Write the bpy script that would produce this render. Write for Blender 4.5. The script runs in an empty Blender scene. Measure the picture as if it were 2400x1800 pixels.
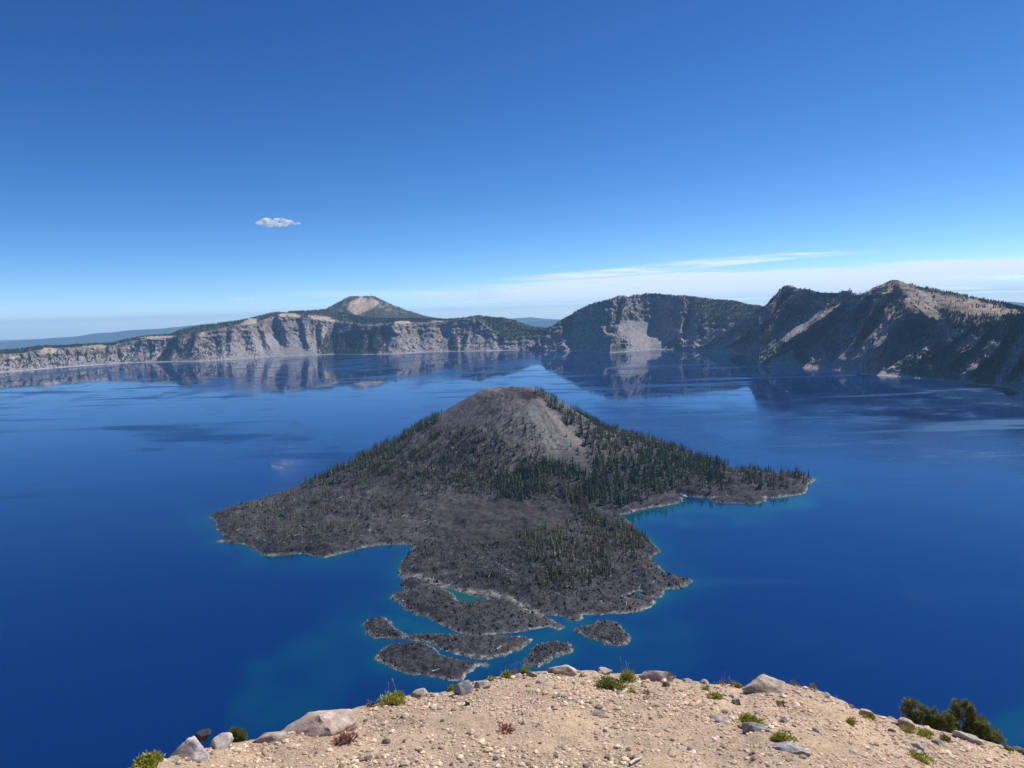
import bpy, bmesh, math
import numpy as np
from mathutils import Matrix

rng = np.random.default_rng(11)
C = bpy.context.scene.collection
SC = bpy.context.scene

# ------------------------------------------------------------------ camera, sky, sun, exposure
F, CX, CY, H = 1664.0, 1200.0, 900.0, 440.0        # photo focal length in photo pixels, centre, eye height above the lake
PITCH, ROLL = math.atan(167 / F), math.radians(-1.6)
def _rx(a): c, s = math.cos(a), math.sin(a); return np.array([[1, 0, 0], [0, c, -s], [0, s, c]])
def _rz(a): c, s = math.cos(a), math.sin(a); return np.array([[c, -s, 0], [s, c, 0], [0, 0, 1]])
RC = _rx(math.pi / 2 - PITCH) @ _rz(ROLL)
cam = bpy.data.cameras.new('camera')
cam.sensor_fit = 'HORIZONTAL'; cam.sensor_width = 36; cam.lens = 36 * F / 2400
cam.clip_start = 0.1; cam.clip_end = 900000
co = bpy.data.objects.new('camera', cam); C.objects.link(co)
M = Matrix(RC.tolist()).to_4x4(); M.translation = (0, 0, H); co.matrix_world = M
SC.camera = co

SUN_AZ, SUN_EL = 57.0, 50.0                        # degrees clockwise from the view direction, above the horizon
w = bpy.data.worlds.new('World'); SC.world = w; w.use_nodes = True
nt = w.node_tree; nt.nodes.clear()
sky = nt.nodes.new('ShaderNodeTexSky'); sky.sky_type = 'NISHITA'; sky.sun_disc = False
sky.sun_elevation = math.radians(SUN_EL); sky.sun_rotation = math.radians(SUN_AZ)
sky.altitude = 2300; sky.air_density = 0.6; sky.dust_density = 0.0; sky.ozone_density = 3.0
bg = nt.nodes.new('ShaderNodeBackground'); bg.inputs[1].default_value = 0.10
wo = nt.nodes.new('ShaderNodeOutputWorld')
sp_ = nt.nodes.new('ShaderNodeSeparateColor'); cb_ = nt.nodes.new('ShaderNodeCombineColor')          # the deep blue of the photograph, over the whole sky alike
nt.links.new(sky.outputs[0], sp_.inputs[0])
for i_, (p_, k_) in enumerate(((1.7, 0.39), (1.3, 0.68), (1.0, 1.21))):
    a_ = nt.nodes.new('ShaderNodeMath'); a_.operation = 'POWER'; a_.inputs[1].default_value = p_
    b_ = nt.nodes.new('ShaderNodeMath'); b_.operation = 'MULTIPLY'; b_.inputs[1].default_value = k_
    nt.links.new(sp_.outputs[i_], a_.inputs[0]); nt.links.new(a_.outputs[0], b_.inputs[0]); nt.links.new(b_.outputs[0], cb_.inputs[i_])
nt.links.new(cb_.outputs[0], bg.inputs[0]); nt.links.new(bg.outputs[0], wo.inputs[0])
sl = bpy.data.lights.new('sun', 'SUN'); sl.energy = 4.7; sl.angle = math.radians(0.53); sl.color = (1.0, 0.96, 0.91)
so = bpy.data.objects.new('sun', sl); C.objects.link(so)
so.location = (0, 0, 3000)
so.rotation_euler = (math.radians(90 - SUN_EL), 0, math.radians(180 - SUN_AZ))
SC.view_settings.view_transform = 'Standard'; SC.view_settings.look = 'None'
SC.view_settings.gamma = 1.0; SC.view_settings.use_curve_mapping = False
SC.view_settings.exposure = 0.3
cy = SC.cycles
cy.use_denoising = True; cy.max_bounces = 8; cy.diffuse_bounces = 2; cy.glossy_bounces = 3
cy.transparent_max_bounces = 10; cy.volume_bounces = 6; cy.caustics_reflective = False; cy.caustics_refractive = False

# ------------------------------------------------------------------ pixel <-> place
def ray(px, py):
    px, py = np.broadcast_arrays(np.asarray(px, float), np.asarray(py, float))
    return np.stack([(px - CX) / F, -(py - CY) / F, -np.ones(px.shape)], -1) @ RC.T
def plane(px, py, z=0.0):
    r = ray(px, py); t = (z - H) / r[..., 2]
    return r[..., 0] * t, r[..., 1] * t
def at(px, py, d):
    r = ray(px, py); t = d / np.hypot(r[..., 0], r[..., 1])
    return r[..., 0] * t, r[..., 1] * t, H + r[..., 2] * t
def proj(x, y, z):
    v = np.stack([x, y, np.asarray(z, float) - H], -1) @ RC
    return CX - F * v[..., 0] / v[..., 2], CY + F * v[..., 1] / v[..., 2]
def tab(pts):
    a = np.array(pts, float)
    return lambda x: np.interp(x, a[:, 0], a[:, 1])
def sstep(a, b, x):
    t = np.clip((x - a) / (b - a), 0, 1); return t * t * (3 - 2 * t)

# ------------------------------------------------------------------ noise
def _h(i, j, k, s):
    n = (i.astype(np.int64) * 374761393 + j.astype(np.int64) * 668265263 + k.astype(np.int64) * 2147483647 + s * 974634777) & 0xffffffff
    n = ((n ^ (n >> 13)) * 1274126177) & 0xffffffff
    n = ((n ^ (n >> 15)) * 2246822519) & 0xffffffff
    return ((n ^ (n >> 16)) & 0xffff) / 32767.5 - 1.0
def vn(x, y, z, s=0):
    x, y, z = np.broadcast_arrays(x, y, z)
    i, j, k = np.floor(x), np.floor(y), np.floor(z)
    u, v, q = x - i, y - j, z - k
    u, v, q = [t * t * t * (t * (t * 6 - 15) + 10) for t in (u, v, q)]
    i, j, k = i.astype(np.int64), j.astype(np.int64), k.astype(np.int64)
    r = 0
    for a in (0, 1):
        for b in (0, 1):
            for c in (0, 1):
                r = r + _h(i + a, j + b, k + c, s) * (u if a else 1 - u) * (v if b else 1 - v) * (q if c else 1 - q)
    return r
def fbm(x, y, z=0.0, o=4, s=0, ridged=False):
    x = np.asarray(x, float); y = np.asarray(y, float); z = np.asarray(z, float)
    r = 0; a = 1.0; tot = 0
    for n in range(o):
        v = vn(x, y, z, s + n * 17)
        r = r + a * ((1 - 2 * np.abs(v)) if ridged else v); tot += a; a *= 0.5
        x, y, z = (x * 0.8 - y * 0.6) * 2.03 + 3.1, (x * 0.6 + y * 0.8) * 2.03 + 7.7, z * 2.03 + 1.3
    return r / tot

# ------------------------------------------------------------------ polygons
def seg_dist(x, y, P, closed=True):
    P = np.asarray(P, float); Q = np.roll(P, -1, 0)
    if not closed: P, Q = P[:-1], Q[:-1]
    best = np.full(np.shape(x), 1e18)
    for (ax, ay), (bx, by) in zip(P, Q):
        dx, dy = bx - ax, by - ay
        L = dx * dx + dy * dy + 1e-12
        t = np.clip(((x - ax) * dx + (y - ay) * dy) / L, 0, 1)
        best = np.minimum(best, (x - ax - t * dx) ** 2 + (y - ay - t * dy) ** 2)
    return np.sqrt(best)
def inside(x, y, P):
    P = np.asarray(P, float); Q = np.roll(P, -1, 0)
    c = np.zeros(np.shape(x), bool)
    for (ax, ay), (bx, by) in zip(P, Q):
        if ay == by: continue
        c ^= ((ay > y) != (by > y)) & (x < (bx - ax) * (y - ay) / (by - ay) + ax)
    return c
def sdist(x, y, P):
    d = seg_dist(x, y, P); return np.where(inside(x, y, P), d, -d)
def pmask(x, y, polys, soft=2.0):
    m = np.zeros(np.shape(x))
    for P in polys:
        A = np.asarray(P, float)
        k = (x > A[:, 0].min() - 12) & (x < A[:, 0].max() + 12) & (y > A[:, 1].min() - 12) & (y < A[:, 1].max() + 12)
        if k.any(): m[k] = np.maximum(m[k], sstep(-soft, soft, sdist(x[k], y[k], A)))
    return m
def lmask(x, y, lines):
    m = np.zeros(np.shape(x))
    for L, wd in lines:
        A = np.asarray(L, float)
        k = (x > A[:, 0].min() - 12) & (x < A[:, 0].max() + 12) & (y > A[:, 1].min() - 12) & (y < A[:, 1].max() + 12)
        if k.any(): m[k] = np.maximum(m[k], 1 - sstep(wd * 0.5, wd * 1.2, seg_dist(x[k], y[k], A, False)))
    return m

# ------------------------------------------------------------------ mesh helpers
def mesh(name, V, faces, col=None, attrs=None, smooth=True):
    """faces: list of int arrays, each (n,3) or (n,4)"""
    me = bpy.data.meshes.new(name)
    V = np.ascontiguousarray(V, np.float32).reshape(-1, 3)
    if not isinstance(faces, list): faces = [faces]
    faces = [np.asarray(f, np.int32) for f in faces if len(f)]
    loops = np.concatenate([f.ravel() for f in faces])
    tot = np.concatenate([np.full(len(f), f.shape[1], np.int32) for f in faces])
    st = np.concatenate([[0], np.cumsum(tot)[:-1]]).astype(np.int32)
    me.vertices.add(len(V)); me.vertices.foreach_set('co', V.ravel())
    me.loops.add(len(loops)); me.loops.foreach_set('vertex_index', loops)
    me.polygons.add(len(tot)); me.polygons.foreach_set('loop_start', st); me.polygons.foreach_set('loop_total', tot)
    me.update(calc_edges=True)
    me.polygons.foreach_set('use_smooth', np.full(len(tot), smooth, bool))
    if col is not None:
        a = me.color_attributes.new('col', 'FLOAT_COLOR', 'POINT')
        c4 = np.ones((len(V), 4), np.float32); c4[:, :3] = np.clip(np.asarray(col).reshape(-1, 3), 0, 1)
        a.data.foreach_set('color', c4.ravel())
    for k, v in (attrs or {}).items():
        a = me.attributes.new(k, 'FLOAT', 'POINT'); a.data.foreach_set('value', np.asarray(v, np.float32).ravel())
    return me
def obj(name, me, mat=None, parent=None, **props):
    o = bpy.data.objects.new(name, me); C.objects.link(o)
    if mat is not None and me is not None and not me.materials: me.materials.append(mat)
    if parent is not None: o.parent = parent
    for k, v in props.items(): o[k] = v
    return o
def empty(name, loc, rz=0.0, **props):
    o = bpy.data.objects.new(name, None); C.objects.link(o)
    o.location = loc; o.rotation_euler = (0, 0, rz); o.empty_display_size = 0.2
    for k, v in props.items(): o[k] = v
    return o
def gridfaces(nr, nc):
    i = np.arange(nr * nc).reshape(nr, nc)
    return np.stack([i[:-1, :-1], i[:-1, 1:], i[1:, 1:], i[1:, :-1]], -1).reshape(-1, 4)

# ------------------------------------------------------------------ materials
def mat_col(name, rough=0.9, nscale=0.0, namt=0.25, bump=0.0, bscale=1.0, const=None, spec=0.2, bdist=1.0, transl=0.0):
    m = bpy.data.materials.new(name); m.use_nodes = True
    n = m.node_tree.nodes; L = m.node_tree.links
    b = n['Principled BSDF']; b.inputs['Roughness'].default_value = rough; b.inputs['Specular IOR Level'].default_value = spec
    if const is None:
        a = n.new('ShaderNodeAttribute'); a.attribute_name = 'col'; src = a.outputs['Color']
    else:
        a = n.new('ShaderNodeRGB'); a.outputs[0].default_value = (*const, 1); src = a.outputs[0]
    g = n.new('ShaderNodeNewGeometry')
    if nscale:
        t = n.new('ShaderNodeTexNoise'); t.inputs['Scale'].default_value = nscale; t.inputs['Detail'].default_value = 5; t.inputs['Roughness'].default_value = 0.65
        L.new(g.outputs['Position'], t.inputs['Vector'])
        r = n.new('ShaderNodeMapRange'); r.inputs[1].default_value = 0.3; r.inputs[2].default_value = 0.7
        r.inputs[3].default_value = 1 - namt; r.inputs[4].default_value = 1 + namt
        L.new(t.outputs[0], r.inputs[0])
        x = n.new('ShaderNodeVectorMath'); x.operation = 'SCALE'
        L.new(src, x.inputs[0]); L.new(r.outputs[0], x.inputs['Scale']); src = x.outputs[0]
    L.new(src, b.inputs['Base Color'])
    if bump:
        t2 = n.new('ShaderNodeTexNoise'); t2.inputs['Scale'].default_value = bscale; t2.inputs['Detail'].default_value = 6; t2.inputs['Roughness'].default_value = 0.7
        L.new(g.outputs['Position'], t2.inputs['Vector'])
        bp = n.new('ShaderNodeBump'); bp.inputs['Strength'].default_value = bump; bp.inputs['Distance'].default_value = bdist
        L.new(t2.outputs[0], bp.inputs['Height']); L.new(bp.outputs[0], b.inputs['Normal'])
    if transl:
        tr = n.new('ShaderNodeBsdfTranslucent'); mx = n.new('ShaderNodeMixShader'); mx.inputs[0].default_value = transl
        L.new(src, tr.inputs[0]); L.new(b.outputs[0], mx.inputs[1]); L.new(tr.outputs[0], mx.inputs[2])
        L.new(mx.outputs[0], n['Material Output'].inputs[0])
    return m
M_WALL = mat_col('wall_rock', 0.95, 0.03, 0.35, 0.8, 0.035, bdist=12, spec=0.1)
M_HILL = mat_col('forested_hill', 0.95, 0.02, 0.3, 0.5, 0.03, bdist=10, spec=0.1)
M_ISLE = mat_col('lava_ground', 0.95, 0.16, 0.45, 0.9, 0.25, bdist=2.0, spec=0.1)
M_TREE = mat_col('conifer_needles', 0.9, 0.0, spec=0.1)
M_BARK = mat_col('grey_bark', 0.9, const=(0.16, 0.13, 0.11), spec=0.1)
M_DEAD = mat_col('bleached_wood', 0.8, const=(0.52, 0.48, 0.43), nscale=2.0, namt=0.2)
M_SNAG = mat_col('snag_wood', 0.9, const=(0.24, 0.215, 0.19), nscale=0.5, namt=0.3)
M_SOIL = mat_col('pumice_soil', 0.95, 55.0, 0.45, 1.0, 60.0, bdist=0.018, spec=0.15)
M_STONE = mat_col('stone', 0.9, 16.0, 0.42, 0.9, 34.0, bdist=0.014, spec=0.2)
M_LEAF = mat_col('leaf', 0.6, transl=0.25, spec=0.3)
M_NEEDLE = mat_col('pine_needle', 0.6, transl=0.3, spec=0.3)

# ------------------------------------------------------------------ ground far below everything
g = np.array([[-60000, -60000, -650], [60000, -60000, -650], [60000, 60000, -650], [-60000, 60000, -650]])
obj('ground', mesh('ground', g, np.array([[0, 1, 2, 3]])), mat_col('plain', 0.95, 0.0008, 0.3, const=(0.10, 0.11, 0.075)), kind='structure', label='distant flat plain beyond the crater rim')

# ------------------------------------------------------------------ simple conifers as arrays
def conifer(layers, pts, seed, slim=0.16, dense=1.0):
    """crown of drooping star-shaped skirts, unit height; returns V, F"""
    r = np.random.default_rng(seed); V = []; Fc = []
    for i in range(layers):
        f = i / (layers - 1) if layers > 1 else 0
        zt = 0.16 + 0.80 * f + 0.14 * (1 - f * 0.55) * 1.0
        zb = 0.12 + 0.78 * f
        rad = slim * (1 - 0.86 * f ** 1.1) * (0.75 + 0.5 * r.random())
        b = len(V); V.append((r.normal(0, 0.008), r.normal(0, 0.008), min(zt, 1.0)))
        a0 = r.random() * 6.28
        for k in range(pts):
            a = a0 + 6.283 * k / pts + r.normal(0, 0.12)
            q = rad * ((1.0 if k % 2 == 0 else 0.5) + r.normal(0, 0.13))
            V.append((q * math.cos(a), q * math.sin(a), zb - (0.02 if k % 2 == 0 else -0.035) + r.normal(0, 0.012)))
        for k in range(pts): Fc.append((b, b + 1 + k, b + 1 + (k + 1) % pts))
    return np.array(V), np.array(Fc)
def trunk(seed=0, r0=0.018, h=0.9, n=5):
    V = []; Fq = []
    for i, z in enumerate((-0.03, h)):
        rr = r0 if i == 0 else r0 * 0.25
        for k in range(n): V.append((rr * math.cos(6.283 * k / n), rr * math.sin(6.283 * k / n), z))
    for k in range(n): Fq.append((k, (k + 1) % n, n + (k + 1) % n, n + k))
    return np.array(V), np.array(Fq)
def scatter_mesh(name, variants, pos, hgt, rot, col, wid=None, tilt=0.0):
    """many copies of triangle variants in one mesh"""
    Vs, Fs, Cs = [], [], []; off = 0
    vi = rng.integers(0, len(variants), len(pos))
    wid = np.ones(len(pos)) if wid is None else wid
    for v, (V, Fa) in enumerate(variants):
        k = np.where(vi == v)[0]
        if not len(k): continue
        c, s = np.cos(rot[k])[:, None], np.sin(rot[k])[:, None]
        hw = (hgt[k] * wid[k])[:, None]
        X = (V[None, :, 0] * c - V[None, :, 1] * s) * hw + pos[k, 0][:, None]
        Y = (V[None, :, 0] * s + V[None, :, 1] * c) * hw + pos[k, 1][:, None]
        Z = V[None, :, 2] * hgt[k][:, None] + pos[k, 2][:, None]
        Vs.append(np.stack([X, Y, Z], -1).reshape(-1, 3))
        Fs.append((Fa[None] + (np.arange(len(k)) * len(V))[:, None, None] + off).reshape(-1, Fa.shape[1]))
        Cs.append(np.repeat(col[k], len(V), 0)); off += len(k) * len(V)
    return mesh(name, np.concatenate(Vs), Fs, np.concatenate(Cs), smooth=False)
FAR_CONES = []
for sd in range(4):
    r = np.random.default_rng(sd); V = []; Fc = []
    for (zb, zt, rad) in ((0.08, 0.68, 0.2), (0.42, 1.0, 0.13)):
        b = len(V); V.append((0, 0, zt))
        for k in range(5):
            a = 6.283 * k / 5 + r.random(); q = rad * (0.7 + 0.5 * r.random()); V.append((q * math.cos(a), q * math.sin(a), zb))
        for k in range(5): Fc.append((b, b + 1 + k, b + 1 + (k + 1) % 5))
    FAR_CONES.append((np.array(V), np.array(Fc)))

# ------------------------------------------------------------------ caldera walls
def spur_field(px, h, ctl):
    """px (nc,), h (nr,), ctl: (top_px, bottom_px, value) from left to right -> (nr,nc) in -1..1"""
    out = np.zeros((len(h), len(px)))
    ctl = np.array(ctl, float)
    for i, hh in enumerate(h):
        f = np.clip(hh, 0, 1); pos = ctl[:, 1] + (ctl[:, 0] - ctl[:, 1]) * f
        wob = px + 9 * fbm(px / 30 + 5.0, np.full(len(px), hh * 2.2), 0, 3, 77)
        out[i] = np.interp(wob, pos, ctl[:, 2]) * (0.85 + 0.6 * fbm(px / 60, np.full(len(px), hh * 1.7), 0, 2, 78))
    return out
ROCK, DARK, SCREE = np.array((0.250, 0.222, 0.208)), np.array((0.090, 0.082, 0.080)), np.array((0.300, 0.274, 0.268))
TAN, OCHRE = np.array((0.43, 0.355, 0.255)), np.array((0.52, 0.42, 0.255))
FLOOR, GRASS = np.array((0.050, 0.060, 0.035)), np.array((0.085, 0.11, 0.05))
def wall(name, px0, px1, nc, alb, shore, rim, skyl, up, slope, ctl, amp, nw, nu, nb, seed,
         scree=(), pumice=(), ochre=(), forest=(), grass=(), chutes=(), tdens=None, ntree=0, thgt=(14, 26),
         nz=1.0, label='', flabel='', warm=1.0, back=2600, och_k=1.0, fine=1.0, topf=1.0, qk=(0, .31, .65, .78, .94, 1), slant=0.0, rib=20.0, ribw=70.0):
    px = np.linspace(px0, px1, nc)
    x0, y0 = plane(px, shore(px)); d0 = np.hypot(x0, y0)
    d1 = d0 + 300
    for _ in range(8):
        x1, y1, z1 = at(px, rim(px), d1); d1 = 0.5 * d1 + 0.5 * (d0 + np.maximum(40, z1 / slope))
    x1, y1, z1 = at(px, rim(px), d1)
    d2 = d1 + up(px); x2, y2, z2 = at(px, skyl(px), d2)
    ox, oy = (x0 - x1), (y0 - y1); n = np.hypot(ox, oy); ox, oy = ox / n, oy / n
    h = np.linspace(0, 1, nw)
    q = np.interp(h, [0, .2, .5, .66, .9, 1], qk)
    rows_h, X, Y, Z = [], [], [], []
    # foot below the water
    for dd, zz in ((-60, -30), (-12, -6)):
        X.append(x0 - ox * dd); Y.append(y0 - oy * dd); Z.append(np.full(nc, float(zz))); rows_h.append(0.0)
    P = spur_field(px, h, ctl)
    wv = sstep(0, 0.42, h) * (1 - 0.62 * sstep(0.6, 1.0, h))
    for i in range(nw):
        a = amp(px) * P[i] * wv[i]
        X.append(x0 + (x1 - x0) * q[i] + ox * a); Y.append(y0 + (y1 - y0) * q[i] + oy * a); Z.append(z1 * h[i] + 0.5 * (i == 0)); rows_h.append(h[i])
    a1 = amp(px) * P[-1] * wv[-1]
    for i in range(1, nu + 1):
        s = i / nu; k = (1 - s)
        X.append(x1 + (x2 - x1) * s + ox * a1 * k); Y.append(y1 + (y2 - y1) * s + oy * a1 * k)
        Z.append(z1 + (z2 - z1) * (s * (1.25 - 0.25 * s))); rows_h.append(1 + s)
    ux, uy = x2 / d2, y2 / d2
    for i in range(1, nb + 1):
        s = i / nb
        X.append(x2 + ux * back * s); Y.append(y2 + uy * back * s); Z.append(z2 + (-660 - z2) * s ** 1.3); rows_h.append(2 + s)
    X, Y, Z = np.array(X), np.array(Y), np.array(Z); hh = np.repeat(np.array(rows_h)[:, None], nc, 1)
    u, v = proj(X, Y, Z)
    jx = u + 5 * fbm(X / 60, Y / 60, Z / 60, 3, seed + 5); jy = v + 4 * fbm(X / 60, Y / 60, Z / 60, 3, seed + 6)
    msc = pmask(jx, jy, scree, 2.0); msc = np.maximum(msc, lmask(jx, jy, chutes) * 0.9)
    mpu = pmask(jx, jy, pumice, 1.5); moc = pmask(jx, jy, ochre, 2.5); mfo = pmask(jx, jy, forest, 3); mgr = pmask(jx, jy, grass, 3)
    onwall = (hh <= 1)
    cliff = sstep(0.42, 0.62, hh + 0.12 * fbm(X / 300, Y / 300, 0, 3, seed + 9)) * (hh <= 1.0)
    smooth_ = np.clip(msc + 0.8 * mpu, 0, 1)
    fade = np.where(hh <= 1, sstep(0, 0.12, hh), 1.0) * np.where(hh > 2, 0.5, 1)
    r1 = fbm(X / 170, Y / 170, Z / 260, 4, seed, True)
    r2 = fbm(X / 48, Y / 48, Z / 34, 4, seed + 3)
    lat = (np.repeat(px[None], X.shape[0], 0) - slant * np.clip(hh, 0, 1.2)) * 5.0
    r3 = fbm(lat / ribw + 0.5 * r2, hh * 2.2, 0, 3, seed + 31, True)
    disp = (r1 * 30 + r3 * rib + r2 * fine * (15 + 11 * cliff)) * nz * fade * (1 - 0.88 * smooth_)
    strata = np.sin(Z / 9.5 + 3 * fbm(X / 200, Y / 200, 0, 2, seed + 12)) * 6.5 * cliff * nz * (1 - smooth_)
    dh = np.where(hh <= 1, disp + strata, disp * 0.25)
    X = X + ox * dh; Y = Y + oy * dh
    Z = Z + np.where(hh <= 1, disp * 0.30, np.where(hh <= 2, r1 * 5 + r2 * 5, 0)) * fade * nz
    # colour of the ground itself
    n1 = fbm(X / 120, Y / 120, Z / 40, 4, seed + 21); n2 = fbm(X / 30, Y / 30, Z / 16, 3, seed + 22)
    k = np.clip(0.5 + 0.9 * n1 + 0.5 * n2, 0, 1)[..., None]
    col = ROCK * (0.55 + 0.75 * k) * np.array((1.0, 1.0, 1.0)) + (DARK - ROCK) * (0.45 * sstep(0.1, 0.6, n2))[..., None]
    band = (0.5 + 0.5 * np.sin(Z / 15 + 4 * n1))[..., None]
    col = col * (1 - 0.3 * cliff[..., None] * band) * np.array((1.0 + 0.06 * warm, 1.0, 1 - 0.05 * warm)) * alb
    lo = (1 - sstep(0.3, 0.6, hh + 0.3 * n1)) * (hh <= 1)
    col = col + (SCREE - col) * (0.55 * lo)[..., None]
    col = col + (SCREE * (0.9 + 0.25 * n2[..., None]) - col) * msc[..., None]
    col = col + (TAN * (0.95 + 0.3 * n2[..., None]) - col) * mpu[..., None]
    col = col + (OCHRE * och_k * (0.85 + 0.5 * n2[..., None]) - col) * (moc * sstep(-0.25, 0.45, n1 + n2))[..., None]
    fo = np.clip(np.maximum(mfo, topf * sstep(1.0, 1.12, hh)) * (1 - mpu) * (1 - msc), 0, 1)
    col = col + (FLOOR * (1 + 0.6 * n2[..., None]) - col) * (0.8 * fo)[..., None]
    col = col + (GRASS * (1 + 0.4 * n2[..., None]) - col) * (0.8 * mgr)[..., None]
    col = np.where(((Z < 3.5) & (hh <= 1))[..., None], np.array((0.46, 0.42, 0.37)), col)        # pale shore line
    V = np.stack([X, Y, Z], -1)
    o = obj(name, mesh(name, V, gridfaces(*X.shape), col), M_WALL, kind='structure', label=label)
    # trees
    if ntree:
        dens = tdens(u, v, hh, n1, n2) * (1 - 0.97 * np.clip(msc + mpu + moc * 0.8, 0, 1)) * (hh < 2.05) * (Z > 6)
        e1 = np.zeros_like(X); e1[:, :-1] = np.sqrt(np.diff(X, axis=1) ** 2 + np.diff(Y, axis=1) ** 2)
        e2 = np.zeros_like(X); e2[:-1] = np.sqrt(np.diff(X, axis=0) ** 2 + np.diff(Y, axis=0) ** 2 + 0.3 * np.diff(Z, axis=0) ** 2)
        wgt = dens * e1 * e2; wgt[-1] = 0; wgt[:, -1] = 0
        vis = (u > -60) & (u < 2460); wgt = wgt * vis
        idx = rng.choice(wgt.size, ntree, p=(wgt / wgt.sum()).ravel())
        i, j = np.unravel_index(idx, wgt.shape); a, b = rng.random(ntree)[:, None], rng.random(ntree)[:, None]
        pos = V[i, j] * (1 - a) * (1 - b) + V[i + 1, j] * a * (1 - b) + V[i, j + 1] * (1 - a) * b + V[i + 1, j + 1] * a * b
        hg = rng.uniform(*thgt, ntree); pos[:, 2] -= 1.5
        tc = np.array((0.034, 0.048, 0.030)) * rng.uniform(0.6, 1.5, (ntree, 1)) * np.stack([rng.uniform(0.85, 1.3, ntree), np.ones(ntree), rng.uniform(0.8, 1.1, ntree)], -1)
        obj('distant_forest', scatter_mesh('distant_forest', FAR_CONES, pos, hg, rng.random(ntree) * 6.28, tc, rng.uniform(0.9, 1.5, ntree)),
            M_TREE, kind='stuff', label=flabel, category='forest')
    return o

# --- east rim, left and centre of the picture
A_shore = tab([(-700, 925), (-150, 883), (0, 873), (97, 865), (200, 857), (300, 850.5), (400, 848), (468, 847), (535, 843), (581, 840.5), (626, 837), (671, 835), (739, 832.6), (784, 830), (852, 831), (922, 830), (985, 826), (1037, 824), (1130, 823), (1213, 820.6), (1292, 819.6), (1400, 818)])
A_rim = tab([(-700, 880), (-150, 840), (0, 831), (50, 829), (95, 820), (140, 817), (200, 812), (260, 811), (272, 809), (300, 802), (340, 795), (400, 791), (412, 788), (422, 800), (450, 787), (475, 780), (500, 775), (560, 762), (600, 757), (625, 748), (650, 741), (690, 744), (720, 748), (760, 751), (790, 756), (830, 760), (860, 763), (900, 760), (925, 757), (970, 758), (1000, 757), (1050, 753), (1075, 750), (1100, 746), (1117, 744), (1125, 754), (1150, 775), (1170, 784), (1180, 796), (1200, 795), (1250, 790), (1300, 784), (1400, 780)])
A_sky = tab([(-700, 868), (-150, 832), (0, 822), (50, 818), (80, 813), (100, 811.5), (140, 811), (200, 807), (260, 804), (300, 795), (340, 788), (400, 784), (422, 774), (445, 768), (497, 760), (558, 752), (603, 742), (626, 735), (649, 732), (671, 734), (678, 731), (716, 729), (762, 726), (800, 733), (850, 744), (900, 748), (950, 747), (1000, 747.5), (1043, 749), (1068, 748), (1089, 746), (1109, 741.8), (1118, 740.5), (1151, 743), (1182, 746), (1203, 750), (1224, 758), (1245, 765.5), (1272, 769), (1400, 777)])
A_up = tab([(-700, 700), (0, 600), (400, 450), (600, 500), (650, 260), (716, 900), (850, 1100), (1000, 700), (1060, 300), (1117, 150), (1150, 700), (1250, 900), (1400, 700)])
A_ctl = [(-700, -700, 0)]
r_ = np.random.default_rng(3); x_ = -680
while x_ < 255:
    s_ = r_.uniform(16, 30); A_ctl += [(x_, x_ + 4, -0.6 * r_.uniform(0.5, 1)), (x_ + s_ * 0.35, x_ + s_ * 0.3, 0.6 * r_.uniform(0.4, 1))]; x_ += s_
A_ctl += [(274, 279, -0.8), (292, 286, 0.4), (318, 300, -0.6), (335, 318, 0.3), (352, 345, -0.4), (368, 354, 0.2), (404, 362, -1.0), (428, 392, 0.7), (446, 404, -0.9), (464, 432, 0.9), (496, 512, -0.9), (512, 528, 0.2), (530, 518.5, -0.7), (546, 540, 0.6), (572, 578, -0.7), (584, 592, 0.4), (598, 626, -0.7), (612, 640, 0.6), (640, 660, -1.3), (656, 676, 0.5), (676, 690, 0.3), (704, 716, -0.6), (714, 728, 0.5), (740, 742, -0.6), (756, 752, 0.7), (786, 776, -0.5), (800, 792, 0.5), (826, 818, -0.6), (842, 836, 0.6), (868, 862, -0.7), (884, 876, 0.3), (905, 902, -0.5), (930, 926, 0.9), (962, 952, 0.3), (990, 978, -0.5), (1012, 1012, 0.5), (1034, 1040, -0.6), (1062, 1062, 0.4), (1090, 1077, -0.7), (1106, 1090, 0.3), (1116, 1098, -0.5), (1132, 1112, 0.4), (1146, 1122, -0.3), (1166, 1150, 0.8), (1180, 1165, -0.6), (1200, 1190, 0.3), (1216, 1212, -0.3), (1236, 1236, 0.5), (1254, 1250, -0.4), (1276, 1280, 0.6), (1400, 1400, 0.0)]
A_scree = [[(615, 782), (642, 786), (667, 802), (673.5, 838), (640, 839), (626, 807)], [(671, 820), (683, 803), (700, 803), (716, 827), (721, 838), (674, 839)], [(720, 837), (720, 825), (737, 800), (746, 837)],
           [(581, 764), (592, 786), (615, 807), (627, 840), (603, 828), (594, 797)], [(542, 802), (558, 816), (583, 842), (560, 840), (545, 811)], [(974, 808), (986, 811), (1006, 828), (978, 829)], [(1024, 770), (1046, 762), (1040, 792)], [(642, 750), (664, 752), (650, 784)]]
A_chute = [([(533, 795), (518, 842)], 3), ([(424, 800), (404, 848)], 3), ([(277, 806), (279, 852)], 3), ([(323, 811), (300, 852)], 2.5), ([(1095, 769), (1080, 798), (1077, 824)], 3), ([(1113, 775), (1095, 822)], 2), ([(1128, 780), (1110, 822)], 2), ([(1046, 770), (1050, 824)], 2), ([(760, 765), (748, 835)], 2), ([(375, 830), (350, 851)], 4)]
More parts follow.
